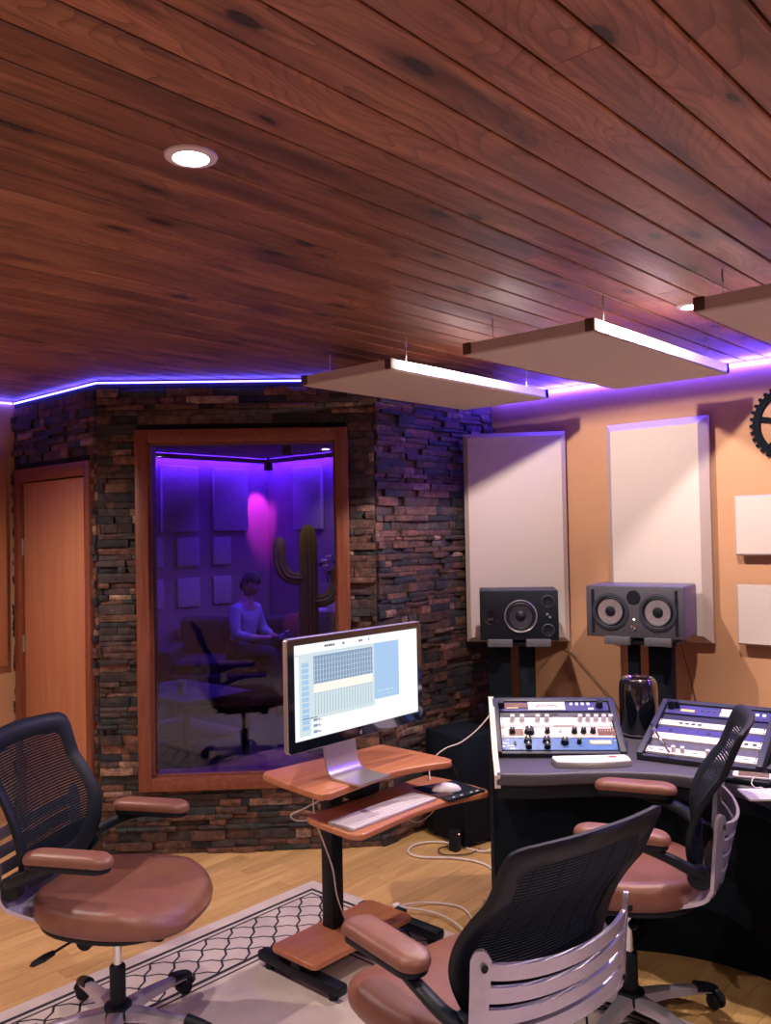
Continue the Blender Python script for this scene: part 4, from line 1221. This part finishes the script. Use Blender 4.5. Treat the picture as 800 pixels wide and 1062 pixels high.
# phone on black dock, cable, white tablet
o = MB().prism(rrect(.20, .10, .03, 5), .0, .022, 'black', bev=.008, seg=3).build('talkback_box', loc=(3.165, 1.165, .752), rz=R(-84)); tag(o, 'flat black desk box under the white phone', 'control box')
ph = thing('smartphone', 'white phone lying on the flat black box', 'phone', (3.165, 1.135, .7745), R(-72))
MB().prism(rrect(.138, .068, .010, 5), 0, .0075, 'white_plastic', bev=.002).build('phone_body', parent=ph)
MB().box((0, 0, .0079), (.102, .058, .0006), 'screen_brown').build('phone_screen', parent=ph, smooth=False)
o = MB().tube([(3.135, 1.125, .78), (3.10, 1.12, .768), (3.095, 1.105, .757), (3.11, 1.09, .757), (3.09, 1.075, .757)], .002, 'cable_white', seg=6, smooth=5).build('phone_cable'); tag(o, 'short white cable plugged into the phone', 'cable')
o = MB().prism(rrect(.17, .12, .008, 4), 0, .008, 'white_plastic', bev=.002).build('white_tablet', loc=(3.045, 1.045, .752), rz=R(-50)); tag(o, 'white tablet on the desk corner at the photo edge', 'tablet')

# ------------------------------------------------------------------ speakers
def cone(mb, X, x, y, r, mc, md='black', depth=.35):
    Q = X @ T(x, y, 0)
    mb.lathe([(r*1.22, -.001), (r*1.22, .004), (r*1.08, .008), (r*.98, .003)], 'dark_grey', Q, seg=36)
    mb.lathe([(r*.98, .003), (r*.90, .007), (r*.80, .002)], 'black', Q, seg=36)
    mb.lathe([(r*.80, .002), (r*.30, -r*depth)], mc, Q, seg=36)
    mb.lathe([(r*.30, -r*depth), (r*.24, -r*depth*.45), (0, -r*depth*.3)], md, Q, seg=24)
spk = thing('studio_speaker', 'grey horizontal speaker with two silver cones on the twin-post stand', 'speaker')
fl = Vector((3.99, 2.228)); frt = Vector((4.08, 1.766)); dx = (frt-fl); Ws = dx.length; dx.normalize(); face = Vector((dx.y, -dx.x))
if face.x > 0: face = -face
m_ = (fl+frt)/2
m_ = m_-dx*.012; Ws += .02; SX = facing((m_.x, m_.y, 1.245), face); Hs = .262
spk.location = SX.to_translation(); spk.rotation_euler = SX.to_euler()
def hollow_baffle(mb, W, Hh, th, mat, bev): mb.box((0, 0, -th/2), (W, Hh, th), mat, bev=bev, seg=3)
mb = MB(); mb.box((0, 0, -.145), (Ws, Hs, .27), 'speaker_case', bev=.012, seg=3); mb.build('cabinet', parent=spk)
mb = MB(); mb.box((0, 0, -.010), (Ws-.004, Hs-.004, .022), 'speaker_grey', bev=.006)
for s in (-1, 1): mb.box((s*(Ws/2-.038), 0, .0015), (.016, Hs-.04, .002), 'black')
mb.build('baffle', parent=spk)
for s in (-1, 1):
    mb = MB(); 
    Q = T(s*.118, .002, .002)
    mb.lathe([(.092, 0), (.092, .006), (.078, .008), (.074, .004)], 'dark_grey', Q, seg=40)
    mb.lathe([(.074, .004), (.068, .009), (.062, .005)], 'black', Q, seg=40)
    mb.lathe([(.062, .005), (.052, .0035), (.026, .0015)], 'cone', Q, seg=40)
    mb.lathe([(.026, .0015), (.022, .008), (.010, .012), (0, .0125)], 'black', Q, seg=24)
    mb.build('woofer', parent=spk)
MB().lathe([(.034, .001), (.034, .005), (.026, .006), (.014, .004), (0, .006)], 'black', T(0, .075, .001), seg=28).build('tweeter', parent=spk)
MB().lathe([(.004, .001), (.004, .004), (0, .004)], 'led_green', T(0, -.035, .0005), seg=10).build('status_light', parent=spk)
mb = MB(); mb.box((.003, -.078, .003), (.012, .030, .004), 'chrome', bev=.001); mb.box((-.012, -.072, .002), (.008, .012, .002), 'chrome'); mb.build('badge', parent=spk)

sp2 = thing('studio_speaker', 'black three-way speaker with one large cone in front of the corner panel', 'speaker')
fl = Vector((3.733, 2.732)); frt = Vector((4.008, 2.430)); dx = frt-fl; W2 = dx.length+.004; dx.normalize(); face = Vector((-.81, -.59)); 
m_ = (fl+frt)/2
SX = facing((m_.x, m_.y, 1.214), face); H2 = .264
sp2.location = SX.to_translation(); sp2.rotation_euler = SX.to_euler()
MB().box((0, 0, -.132), (W2, H2, .27), 'dark_grey', bev=.006, seg=2).build('cabinet', parent=sp2)
MB().box((0, 0, .002), (W2-.004, H2-.004, .012), 'black', bev=.003).build('baffle', parent=sp2)
mb = MB(); Q = T(.008, -.004, .008)
mb.lathe([(.086, 0), (.088, .004), (.080, .009), (.074, .004)], 'dark_grey', Q, seg=40); mb.lathe([(.0865, .0055), (.084, .0095), (.081, .0085)], 'alu', Q, seg=40)
mb.lathe([(.074, .004), (.066, .008), (.060, .003)], 'black', Q, seg=40); mb.lathe([(.060, .003), (.028, .001)], 'cone_dark', Q, seg=40); mb.lathe([(.028, .001), (.018, .009), (0, .012)], 'black', Q, seg=24)
mb.build('woofer', parent=sp2)
for y in (.072, -.078):
    MB().lathe([(.034, 0), (.034, .003), (.029, .006), (.026, .002), (0, -.001)], 'black', T(.150, y, .008), seg=28).lathe([(.0335, .003), (.031, .006), (.029, .004)], 'grey', T(.150, y, .008), seg=28).build('port_ring', parent=sp2)
mb = MB(); mb.lathe([(.007, 0), (.006, .008), (0, .008)], 'alu', T(.146, .005, .008), seg=12); mb.lathe([(.007, 0), (.006, .008), (0, .008)], 'alu', T(.160, -.010, .008), seg=12); mb.build('tweeter_knob', parent=sp2)
mb = MB(); mb.lathe([(.040, 0), (.040, .002), (.034, .003), (0, .001)], 'black_gloss', T(-.145, -.01, .008), seg=28); mb.build('ribbon_tweeter', parent=sp2)
MB().box((-.150, -.018, .0105), (.03, .012, .002), 'dark_grey').build('maker_badge', parent=sp2)

def stand(cx, cy, face, ztop, posts, lab, tw=.33):
    X = facing((cx, cy, 0), face)    # local x right, y up, z toward viewer
    t = thing('speaker_stand', lab, 'speaker stand', (cx, cy, 0)); t.rotation_euler = (0, 0, math.atan2(-X[0][0]*0+X[1][0], X[0][0]))
    # here local: x right, y = away from viewer
    MB().box((0, .12, ztop-.022), (tw, .22, .022), 'dark_grey', bev=.004).build('top_plate', parent=t)
    for s in (-1, 1):
        MB().prism([(s*.10-.065, -.03), (s*.10+.065, -.03), (s*.10+.065, .21), (s*.10-.065, .21)], ztop-.012, ztop, 'grey', bev=.003).box((s*.10, -.03, ztop-.010), (.13, .03, .040), 'grey', bev=.004).build('isolation_pad', parent=t)
    for x, w, y in posts:
        MB().box((x, y, (ztop-.03+.02)/2), (w, w*.8, ztop-.03-.02), 'black_matte', bev=.004).build('post', parent=t)
    MB().box((0, .14, .0125), (.32, .20, .025), 'black_matte', bev=.006).build('base_plate', parent=t)
    return t
stand(4.055, 1.995, (-.979, -.19), 1.112, [(-.055, .055, .10), (.075, .115, .14)], 'twin-post stand under the grey two-cone speaker', .36)
stand(3.885, 2.595, (-.81, -.59), 1.080, [(.045, .085, .10), (-.10, .12, .15)], 'dark stand under the black three-way speaker', .34)
# speaker cables
o = MB().tube([(4.20, 2.62, 1.07), (4.40, 2.67, 1.02), (4.465, 2.655, .981), (4.468, 2.55, .878), (4.468, 2.449, .778), (4.468, 2.361, .695), (4.46, 2.30, .60)], .0028, 'cable_brown', seg=6, smooth=5).build('speaker_cable'); tag(o, 'thin dark cable sloping down the tan wall from the black speaker', 'cable')
o = MB().tube([(4.37, 1.97, 1.12), (4.45, 1.96, 1.05), (4.468, 1.932, .933), (4.468, 1.895, .774), (4.46, 1.87, .62)], .0028, 'cable_brown', seg=6, smooth=5).build('speaker_cable'); tag(o, 'thin dark cable hanging behind the grey speaker', 'cable')

# subwoofer box on the floor by the stone return
sb = thing('subwoofer', 'black box subwoofer on the floor behind the cart, near the stone wall', 'subwoofer', (3.825, 2.915, 0), R(-12))
MB().box((0, 0, .30), (.32, .32, .56), 'black_matte', bev=.008).build('cabinet', parent=sb)
for s in (-1, 1):
    for q in (-1, 1): MB().lathe([(.018, 0), (.022, .02), (0, .022)], 'black', T(s*.12, q*.12, 0), seg=12).build('foot', parent=sb)
mb = MB(); mb.lathe([(.13, 0), (.13, .006), (.115, .010), (.10, .004), (.04, -.004+.006), (0, .006)], 'black', T(-.161, 0, .32) @ RY(-math.pi/2), seg=36); mb.build('driver', parent=sb)
o = MB().box((3.60, 2.83, .075), (.05, .05, .11), 'black', bev=.006).build('power_adapter'); MB().lathe([(.004, 0), (.003, .003), (0, .003)], 'led_red', T(3.60, 2.804, .11) @ RX(math.pi/2), seg=10).build('indicator_light', parent=o)
o.location.z = -.02
tag(o, 'small black power adapter with a red light on the floor', 'power adapter')

# ------------------------------------------------------------------ cables
def cab(pts, r, m, nm, lab):
    o = MB().tube(pts, r, m, seg=8, smooth=7).build(nm); tag(o, lab, 'cable')
cab([(3.72, 2.62, .05), (3.66, 2.70, .008), (3.64, 2.93, .008), (3.54, 3.03, .008), (3.42, 3.00, .008), (3.40, 2.90, .008), (3.50, 2.75, .008), (3.53, 2.60, .008), (3.45, 2.42, .008), (3.40, 2.28, .008)], .006, 'cable_white', 'power_cable', 'white power cable looped on the wooden floor near the desk')
cab([(3.70, 2.70, .05), (3.68, 2.84, .008), (3.56, 2.90, .008), (3.50, 2.83, .008), (3.58, 2.74, .008), (3.68, 2.73, .008)], .003, 'cable_black', 'power_cable', 'thin black cable curled beside the white one on the floor')
cab([(2.86, 2.58, .018), (2.93, 2.56, .018), (3.02, 2.50, .008), (3.06, 2.38, .008), (2.99, 2.26, .008), (2.90, 2.16, .008)], .0045, 'cable_white', 'power_cable', 'white power lead running off the rug corner to the desk')
cab([(2.86, 2.58, .021), (2.90, 2.50, .02), (2.93, 2.40, .016), (2.90, 2.28, .018), (2.84, 2.18, .018), (2.70, 2.05, .018)], .0045, 'cable_white', 'power_cable', 'second white lead lying along the rug edge under the cart')
o = MB().box((2.86, 2.585, .024), (.035, .022, .020), 'white_plastic', bev=.004).build('cable_plug'); tag(o, 'small white plug where the white leads join at the rug corner', 'plug')
cab([(2.27, 2.36, DZ-.03), (2.25, 2.36, .70), (2.192, 2.42, .652), (2.153, 2.463, .625), (2.172, 2.442, .603), (2.25, 2.37, .612), (2.33, 2.36, .615)], .0035, 'cable_white', 'loop_cable', 'white cable looping out behind the cart under its desktop')
cab([(2.21, 2.40, DZ-.03), (2.209, 2.402, .677), (2.213, 2.397, .606), (2.231, 2.377, .527), (2.30, 2.40, .40), (2.37, 2.45, .26), (2.43, 2.46, .13)], .003, 'cable_white', 'loop_cable', 'thin white cable dropping along the cart post')
cab([(2.72, 2.26, .662), (2.755, 2.29, .70), (2.79, 2.285, .74), (2.818, 2.252, .773), (2.859, 2.207, .795), (2.905, 2.157, .845), (2.95, 2.12, .905)], .0028, 'cable_white', 'thin_cable', 'thin white cable curving up from the keyboard tray to the rack bay end')
cab([(2.55, 2.25, .640), (2.57, 2.27, .56), (2.63, 2.25, .52), (2.70, 2.22, .56), (2.70, 2.20, .637)], .002, 'cable_white', 'thin_cable', 'thin white cable hanging under the keyboard tray')

# ------------------------------------------------------------------ furniture behind the glass, built in place of mirror images
co = thing('couch', 'dark couch behind the glass with a person on it', 'couch', (5.45, 6.645, 0), R(-47.7))
mb = MB(); mb.box((0, 0, .23), (1.7, .80, .30), 'couch', bev=.04, seg=3); mb.build('couch_base', parent=co)
MB().box((0, .32, .60), (1.7, .20, .50), 'couch', bev=.06, seg=3).build('couch_back', parent=co)
for s in (-1, 1): MB().box((s*.86, 0, .40), (.18, .80, .42), 'couch', bev=.05, seg=3).build('couch_arm', parent=co)
for s in (-1, 1): MB().box((s*.39, -.06, .42), (.76, .64, .14), 'couch', bev=.04, seg=3).build('seat_cushion', parent=co)
for sx_ in (-1, 1):
    for sy_ in (-1, 1): MB().lathe([(.02, 0), (.03, .08), (0, .08)], 'black', T(sx_*.75, sy_*.33, 0), seg=12).build('couch_foot', parent=co)
b = bmesh.new(); bmesh.ops.create_uvsphere(b, u_segments=24, v_segments=14, radius=1)
for v in b.verts:
    f = lambda a: math.copysign(abs(a)**.55, a)
    v.co = Vector((f(v.co.x)*.20, v.co.y*.08, f(v.co.z)*.19))
o = MB().bm(b, 'pillow').build('throw_pillow', loc=(5.80, 6.42, .70)); o.rotation_euler = (R(-14), 0, R(-47)); tag(o, 'rust red throw pillow behind the seated person', 'pillow')

# cactus sculpture
cc = thing('cactus', 'olive cactus with raised arms in a planter behind the glass', 'cactus', (4.80, 5.23, 0))
def ribbed(mb, pts, r, n=14):
    P = catmull([Vector(p) for p in pts], 6); vs = []; fs = []
    seg = n*2
    a0 = None
    for i, p in enumerate(P):
        t = (P[min(i+1, len(P)-1)]-P[max(i-1, 0)]).normalized()
        a = t.cross(Vector((0, 1, .01))).normalized() if a0 is None else (a0-t*a0.dot(t)).normalized()
        a0 = a; b_ = t.cross(a); e = min(i, len(P)-1-i)/3; rr = r*(1 if i < len(P)-4 else math.sqrt(max(.02, 1-((i-len(P)+4)/3.2)**2)))
        for k in range(seg):
            q = rr*(1 if k % 2 else .82); an = 2*math.pi*k/seg; vs.append(p+a*q*math.cos(an)+b_*q*math.sin(an))
    for i in range(len(P)-1):
        for k in range(seg): fs.append((i*seg+k, i*seg+(k+1) % seg, (i+1)*seg+(k+1) % seg, (i+1)*seg+k))
    fs.append([k for k in range(seg)][::-1]); fs.append([(len(P)-1)*seg+k for k in range(seg)]); mb.add(vs, fs, 'cactus')
mb = MB(); ribbed(mb, [(0, 0, .28), (0, 0, .8), (0, 0, 1.3), (0, 0, 1.74)], .078); mb.build('trunk', parent=cc)
D_ = Vector((.673, -.74, 0))
for s, z0, z1 in ((-1, 1.30, 1.64), (1, 1.12, 1.40)):
    mb = MB(); ribbed(mb, [tuple(D_*s*.02+Vector((0, 0, z0))), tuple(D_*s*.16+Vector((0, 0, z0+.02))), tuple(D_*s*.23+Vector((0, 0, z0+.14))), tuple(D_*s*.23+Vector((0, 0, z1)))], .055, 10); mb.build('arm', parent=cc)
MB().lathe([(0, 0), (.17, 0), (.20, .30), (.18, .30), (.17, .27), (0, .27)], 'terracotta', seg=32).build('planter', parent=cc)
# pale cabinet with flowers
cb = thing('side_cabinet', 'pale side cabinet behind the glass beside the cactus', 'cabinet', (5.31, 5.45, 0), R(42.3))
MB().box((0, 0, .53), (.40, .62, .94), 'booth_tile', bev=.008).build('carcass', parent=cb)
for s in (-1, 1): 
    d_ = MB().box((-.205, s*.152, .53), (.016, .29, .88), 'booth_tile', bev=.004).build('door', parent=cb); MB().cyl((-.222, s*.03, .50), (-.222, s*.03, .60), .006, 'steel', seg=8).build('handle', parent=d_)
MB().box((0, 0, .03), (.36, .56, .06), 'black').build('plinth', parent=cb)
fl_ = thing('flower_vase', 'vase of dark flowers on the pale cabinet behind the glass', 'vase', (5.28, 5.45, 1.0))
MB().lathe([(0, 0), (.045, 0), (.06, .08), (.03, .16), (.036, .19), (.028, .19), (0, .15)], 'white_plastic', seg=24).build('vase', parent=fl_)
rn = random.Random(3)
for k in range(9):
    a = rn.uniform(0, 6.28); rr = rn.uniform(.03, .13); hh = rn.uniform(.30, .46); x, y = rr*math.cos(a), rr*math.sin(a)
    s_ = MB().tube([(0, 0, .16), (x*.5, y*.5, .25), (x, y, hh)], .003, 'cactus', seg=5, smooth=3).build('stem', parent=fl_)
    mb = MB()
    for q in range(6): mb.lathe([(0, 0), (.018, .012), (.016, .035), (0, .045)], 'trousers' if k % 2 else 'off_white', T(x, y, hh) @ RZ(q*1.05) @ RY(.7), seg=8)
    mb.build('bloom', parent=s_)
# low table with cups by the glass
lt = thing('low_table', 'dark low table behind the glass holding a pale cup', 'table', (3.95, 5.75, 0), R(0))
MB().box((0, 0, .45), (.62, .9, .04), 'couch', bev=.006).build('table_top', parent=lt)
for sx_ in (-1, 1):
    for sy_ in (-1, 1): MB().box((sx_*.27, sy_*.41, .215), (.04, .04, .43), 'black').build('leg', parent=lt)
MB().box((0, 0, .16), (.54, .82, .02), 'corner_brown').build('shelf', parent=lt)
cp = thing('cup', 'pale cup on the low table behind the glass', 'cup', (3.86, 5.66, .47))
MB().lathe([(0, 0), (.030, 0), (.036, .09), (.033, .09), (.028, .006), (0, .006)], 'off_white', seg=24).build('cup_body', parent=cp)

# ------------------------------------------------------------------ seated person behind the glass, built in place of a reflection
def skin_obj(name, joints, edges, root, mat, parent, sub=2):
    me = bpy.data.meshes.new(name); me.from_pydata([j[0] for j in joints], edges, []); me.update()
    o = bpy.data.objects.new(name, me); C.objects.link(o); o.parent = parent
    md = o.modifiers.new('skin', 'SKIN'); md.use_smooth_shade = True
    sk = me.skin_vertices[0] if me.skin_vertices else None
    if sk is None:
        bpy.context.view_layer.update()
        b = bmesh.new(); b.from_mesh(me); b.verts.layers.skin.verify(); b.to_mesh(me); b.free(); sk = me.skin_vertices[0]
    for i, j in enumerate(joints):
        r = j[1]; sk.data[i].radius = r if isinstance(r, tuple) else (r, r); sk.data[i].use_root = (i == root)
    ss = o.modifiers.new('sub', 'SUBSURF'); ss.levels = sub; ss.render_levels = sub
    me.materials.append(M[mat]); return o
pe = thing('person', 'person in grey-blue shirt sitting on the couch behind the glass looking down', 'person', (5.26, 6.66, 0), R(0))
# local frame: faces +x*.7 -y*.7 ; build in frame then rotate. y forward
pe.rotation_euler = (0, 0, R(-162))
hz_ = .49
sk_body = [((0, -.02, hz_+.10), (.15, .11)), ((0, .0, hz_+.30), (.14, .10)), ((0, .02, hz_+.46), (.15, .10)), ((0, .03, hz_+.555), .062), ((0, .05, hz_+.62), .055)]
skin_obj('body', [((0, -.02, hz_+.10), (.10, .08)), ((0, .0, hz_+.30), (.11, .08)), ((0, .02, hz_+.46), (.12, .08)), ((0, .035, hz_+.545), .055), ((0, .055, hz_+.61), .052),
                  ((.17, .02, hz_+.46), .05), ((.23, .06, hz_+.22), .042), ((.10, .30, hz_+.20), .032), ((.06, .36, hz_+.21), .026),
                  ((-.17, .02, hz_+.46), .05), ((-.24, .06, hz_+.22), .042), ((-.12, .30, hz_+.18), .032), ((-.07, .36, hz_+.19), .026)],
         [(0, 1), (1, 2), (2, 3), (3, 4), (2, 5), (5, 6), (6, 7), (7, 8), (2, 9), (9, 10), (10, 11), (11, 12)], 0, 'skin', pe)
for s, w in ((1, Vector((.06, .36, hz_+.21))), (-1, Vector((-.07, .36, hz_+.19)))):
    J = [(tuple(w), .024), (tuple(w+Vector((-s*.01, .045, 0))), (.034, .015))]; E_ = [(0, 1)]
    for k, (ox, L) in enumerate(((-.028, .055), (-.010, .066), (.009, .062), (.026, .048))):
        b0 = len(J); J += [(tuple(w+Vector((ox, .075, .004))), .0095), (tuple(w+Vector((ox*1.05, .075+L*.55, -.004))), .0085), (tuple(w+Vector((ox*1.0, .075+L*.85, -.022))), .0075)]
        E_ += [(1, b0), (b0, b0+1), (b0+1, b0+2)]
    b0 = len(J); J += [(tuple(w+Vector((-s*.035, .03, .01))), .011), (tuple(w+Vector((-s*.052, .06, .012))), .009)]; E_ += [(0, b0), (b0, b0+1)]
    skin_obj('hand', J, E_, 0, 'skin', pe, 2)
# head
b = bmesh.new(); bmesh.ops.create_uvsphere(b, u_segments=32, v_segments=24, radius=1)
for v in b.verts:
    x, y, z = v.co
    jaw = 1-.28*max(0, -z)**1.3
    yy = y*.095*(1 if y < 0 else .98); xx = x*.074*jaw
    if y > 0: yy *= (1-.12*max(0, -z-.3))
    nose = math.exp(-((x*.074)**2)/.00010-((z+.12)**2)/.02)*(1 if y > 0 else 0)
    brow = math.exp(-((z-.12)**2)/.01)*.004*(1 if y > 0 else 0)
    sock = math.exp(-((abs(x)-.42)**2)/.02-((z-.0)**2)/.012)*.010*(1 if y > 0 else 0)
    v.co = Vector((xx, yy+nose*.022+brow-sock, z*.118))
HX = T(0, .085, hz_+.70) @ RX(R(-22))
MB().bm(b, 'skin', HX).build('head', parent=pe, ang=80)
mb = MB()
for s in (-1, 1):
    mb.lathe([(0, -.010), (.010, -.006), (.0115, 0), (.010, .006), (0, .010)], 'off_white', HX @ T(s*.031, .076, .0), seg=12)
    mb.lathe([(0, 0), (.005, .0), (.004, .003), (0, .004)], 'hair', HX @ T(s*.031, .086, -.001) @ RX(-math.pi/2), seg=10)
mb.build('eyes', parent=pe)
MB().tube([(-.022, .086, -.062), (-.010, .092, -.059), (0, .093, -.060), (.010, .092, -.059), (.022, .086, -.062)], .0045, 'pillow', HX, seg=6, smooth=3).build('mouth', parent=pe)
mb = MB()
for s in (-1, 1): mb.lathe([(0, -.03), (.012, -.02), (.017, .008), (.012, .028), (0, .03)], 'skin', HX @ T(s*.074, -.008, -.005) @ Matrix.Diagonal((.45, 1, 1, 1)), seg=14)
mb.build('ears', parent=pe)
b = bmesh.new(); bmesh.ops.create_uvsphere(b, u_segments=32, v_segments=20, radius=1)
dele = []
for v in b.verts:
    x, y, z = v.co; lim = .42 if y > .35 else (-.55 if y < -.2 else .05)
    if z < lim-.12: dele.append(v)
    f = 1.09+.03*math.sin(9*x+7*z)
    v.co = Vector((x*.074*f, y*.097*f-.003, z*.118*f+.004))
bmesh.ops.delete(b, geom=dele, context='VERTS')
MB().bm(b, 'hair', HX).build('hair', parent=pe, ang=80)
skin_obj('shirt', [((0, -.03, hz_+.02), (.165, .125)), ((0, -.01, hz_+.16), (.155, .115)), ((0, .01, hz_+.33), (.155, .11)), ((0, .02, hz_+.47), (.14, .09)), ((0, .03, hz_+.53), (.07, .06)),
                   ((.175, .02, hz_+.465), .066), ((.235, .06, hz_+.24), .056), ((.16, .20, hz_+.21), .046), ((-.175, .02, hz_+.465), .066), ((-.245, .06, hz_+.24), .056), ((-.175, .20, hz_+.20), .046)],
         [(0, 1), (1, 2), (2, 3), (3, 4), (3, 5), (5, 6), (6, 7), (3, 8), (8, 9), (9, 10)], 0, 'shirt', pe)
skin_obj('trousers', [((0, -.03, hz_+.07), (.16, .12)), ((.10, .05, hz_+.065), .090), ((.12, .42, hz_+.08), .068), ((.13, .46, .28), .055), ((.13, .45, .10), .045),
                      ((-.10, .05, hz_+.07), .090), ((-.22, .36, hz_+.17), .068), ((-.06, .46, hz_+.19), .055), ((.10, .48, hz_+.20), .043)],
         [(0, 1), (1, 2), (2, 3), (3, 4), (0, 5), (5, 6), (6, 7), (7, 8)], 0, 'trousers', pe)
for p_, q_ in (((.13, .44, .045), (.13, .60, .035)), ((.15, .46, hz_+.22), (.22, .58, hz_+.20))):
    skin_obj('shoe', [(p_, (.045, .042)), (tuple((Vector(p_)+Vector(q_))/2), (.045, .035)), (q_, (.036, .026))], [(0, 1), (1, 2)], 0, 'black', pe)
o = MB().prism(rrect(.075, .145, .01, 4), 0, .008, 'white_plastic', bev=.002).build('smartphone'); o.matrix_world = pe.matrix_basis @ T(0, .44, hz_+.225) @ RX(R(35)); tag(o, 'pale phone held by the person behind the glass', 'phone')

# ------------------------------------------------------------------ lighting, world, camera
w = bpy.data.worlds.new('world'); scene.world = w; w.use_nodes = True
bg = w.node_tree.nodes['Background']; bg.inputs[0].default_value = (.02, .03, .06, 1); bg.inputs[1].default_value = .3

cam = bpy.data.cameras.new('camera'); co_ = bpy.data.objects.new('camera', cam); C.objects.link(co_)
scene.camera = co_
F = 900.; cam.sensor_fit = 'VERTICAL'; cam.sensor_height = 24.; cam.lens = 24.*F/1062.; cam.clip_start = .05
az = R(42.3); pt = R(1.3); rl = R(-1.12)
fwd2 = Vector((math.cos(az), math.sin(az)))
# camera-plane axes (x right, y forward) expressed in room axes
rt = Vector((math.sin(az), -math.cos(az), 0)); fw = Vector((math.cos(az), math.sin(az), 0)); up = Vector((0, 0, 1))
f3 = fw*math.cos(pt)+up*math.sin(pt); u3_ = -fw*math.sin(pt)+up*math.cos(pt)
r3 = rt*math.cos(rl)+u3_*math.sin(rl); u4_ = -rt*math.sin(rl)+u3_*math.cos(rl)
m = Matrix.Identity(4)
for i in range(3): m[i][0] = r3[i]; m[i][1] = u4_[i]; m[i][2] = -f3[i]
m[2][3] = 1.67
co_.matrix_world = m

vs_ = scene.view_settings; vs_.view_transform = 'Standard'; vs_.look = 'None'; vs_.exposure = 0.0; vs_.gamma = 1.0; vs_.use_curve_mapping = False
scene.cycles.max_bounces = 8; scene.cycles.sample_clamp_indirect = 6
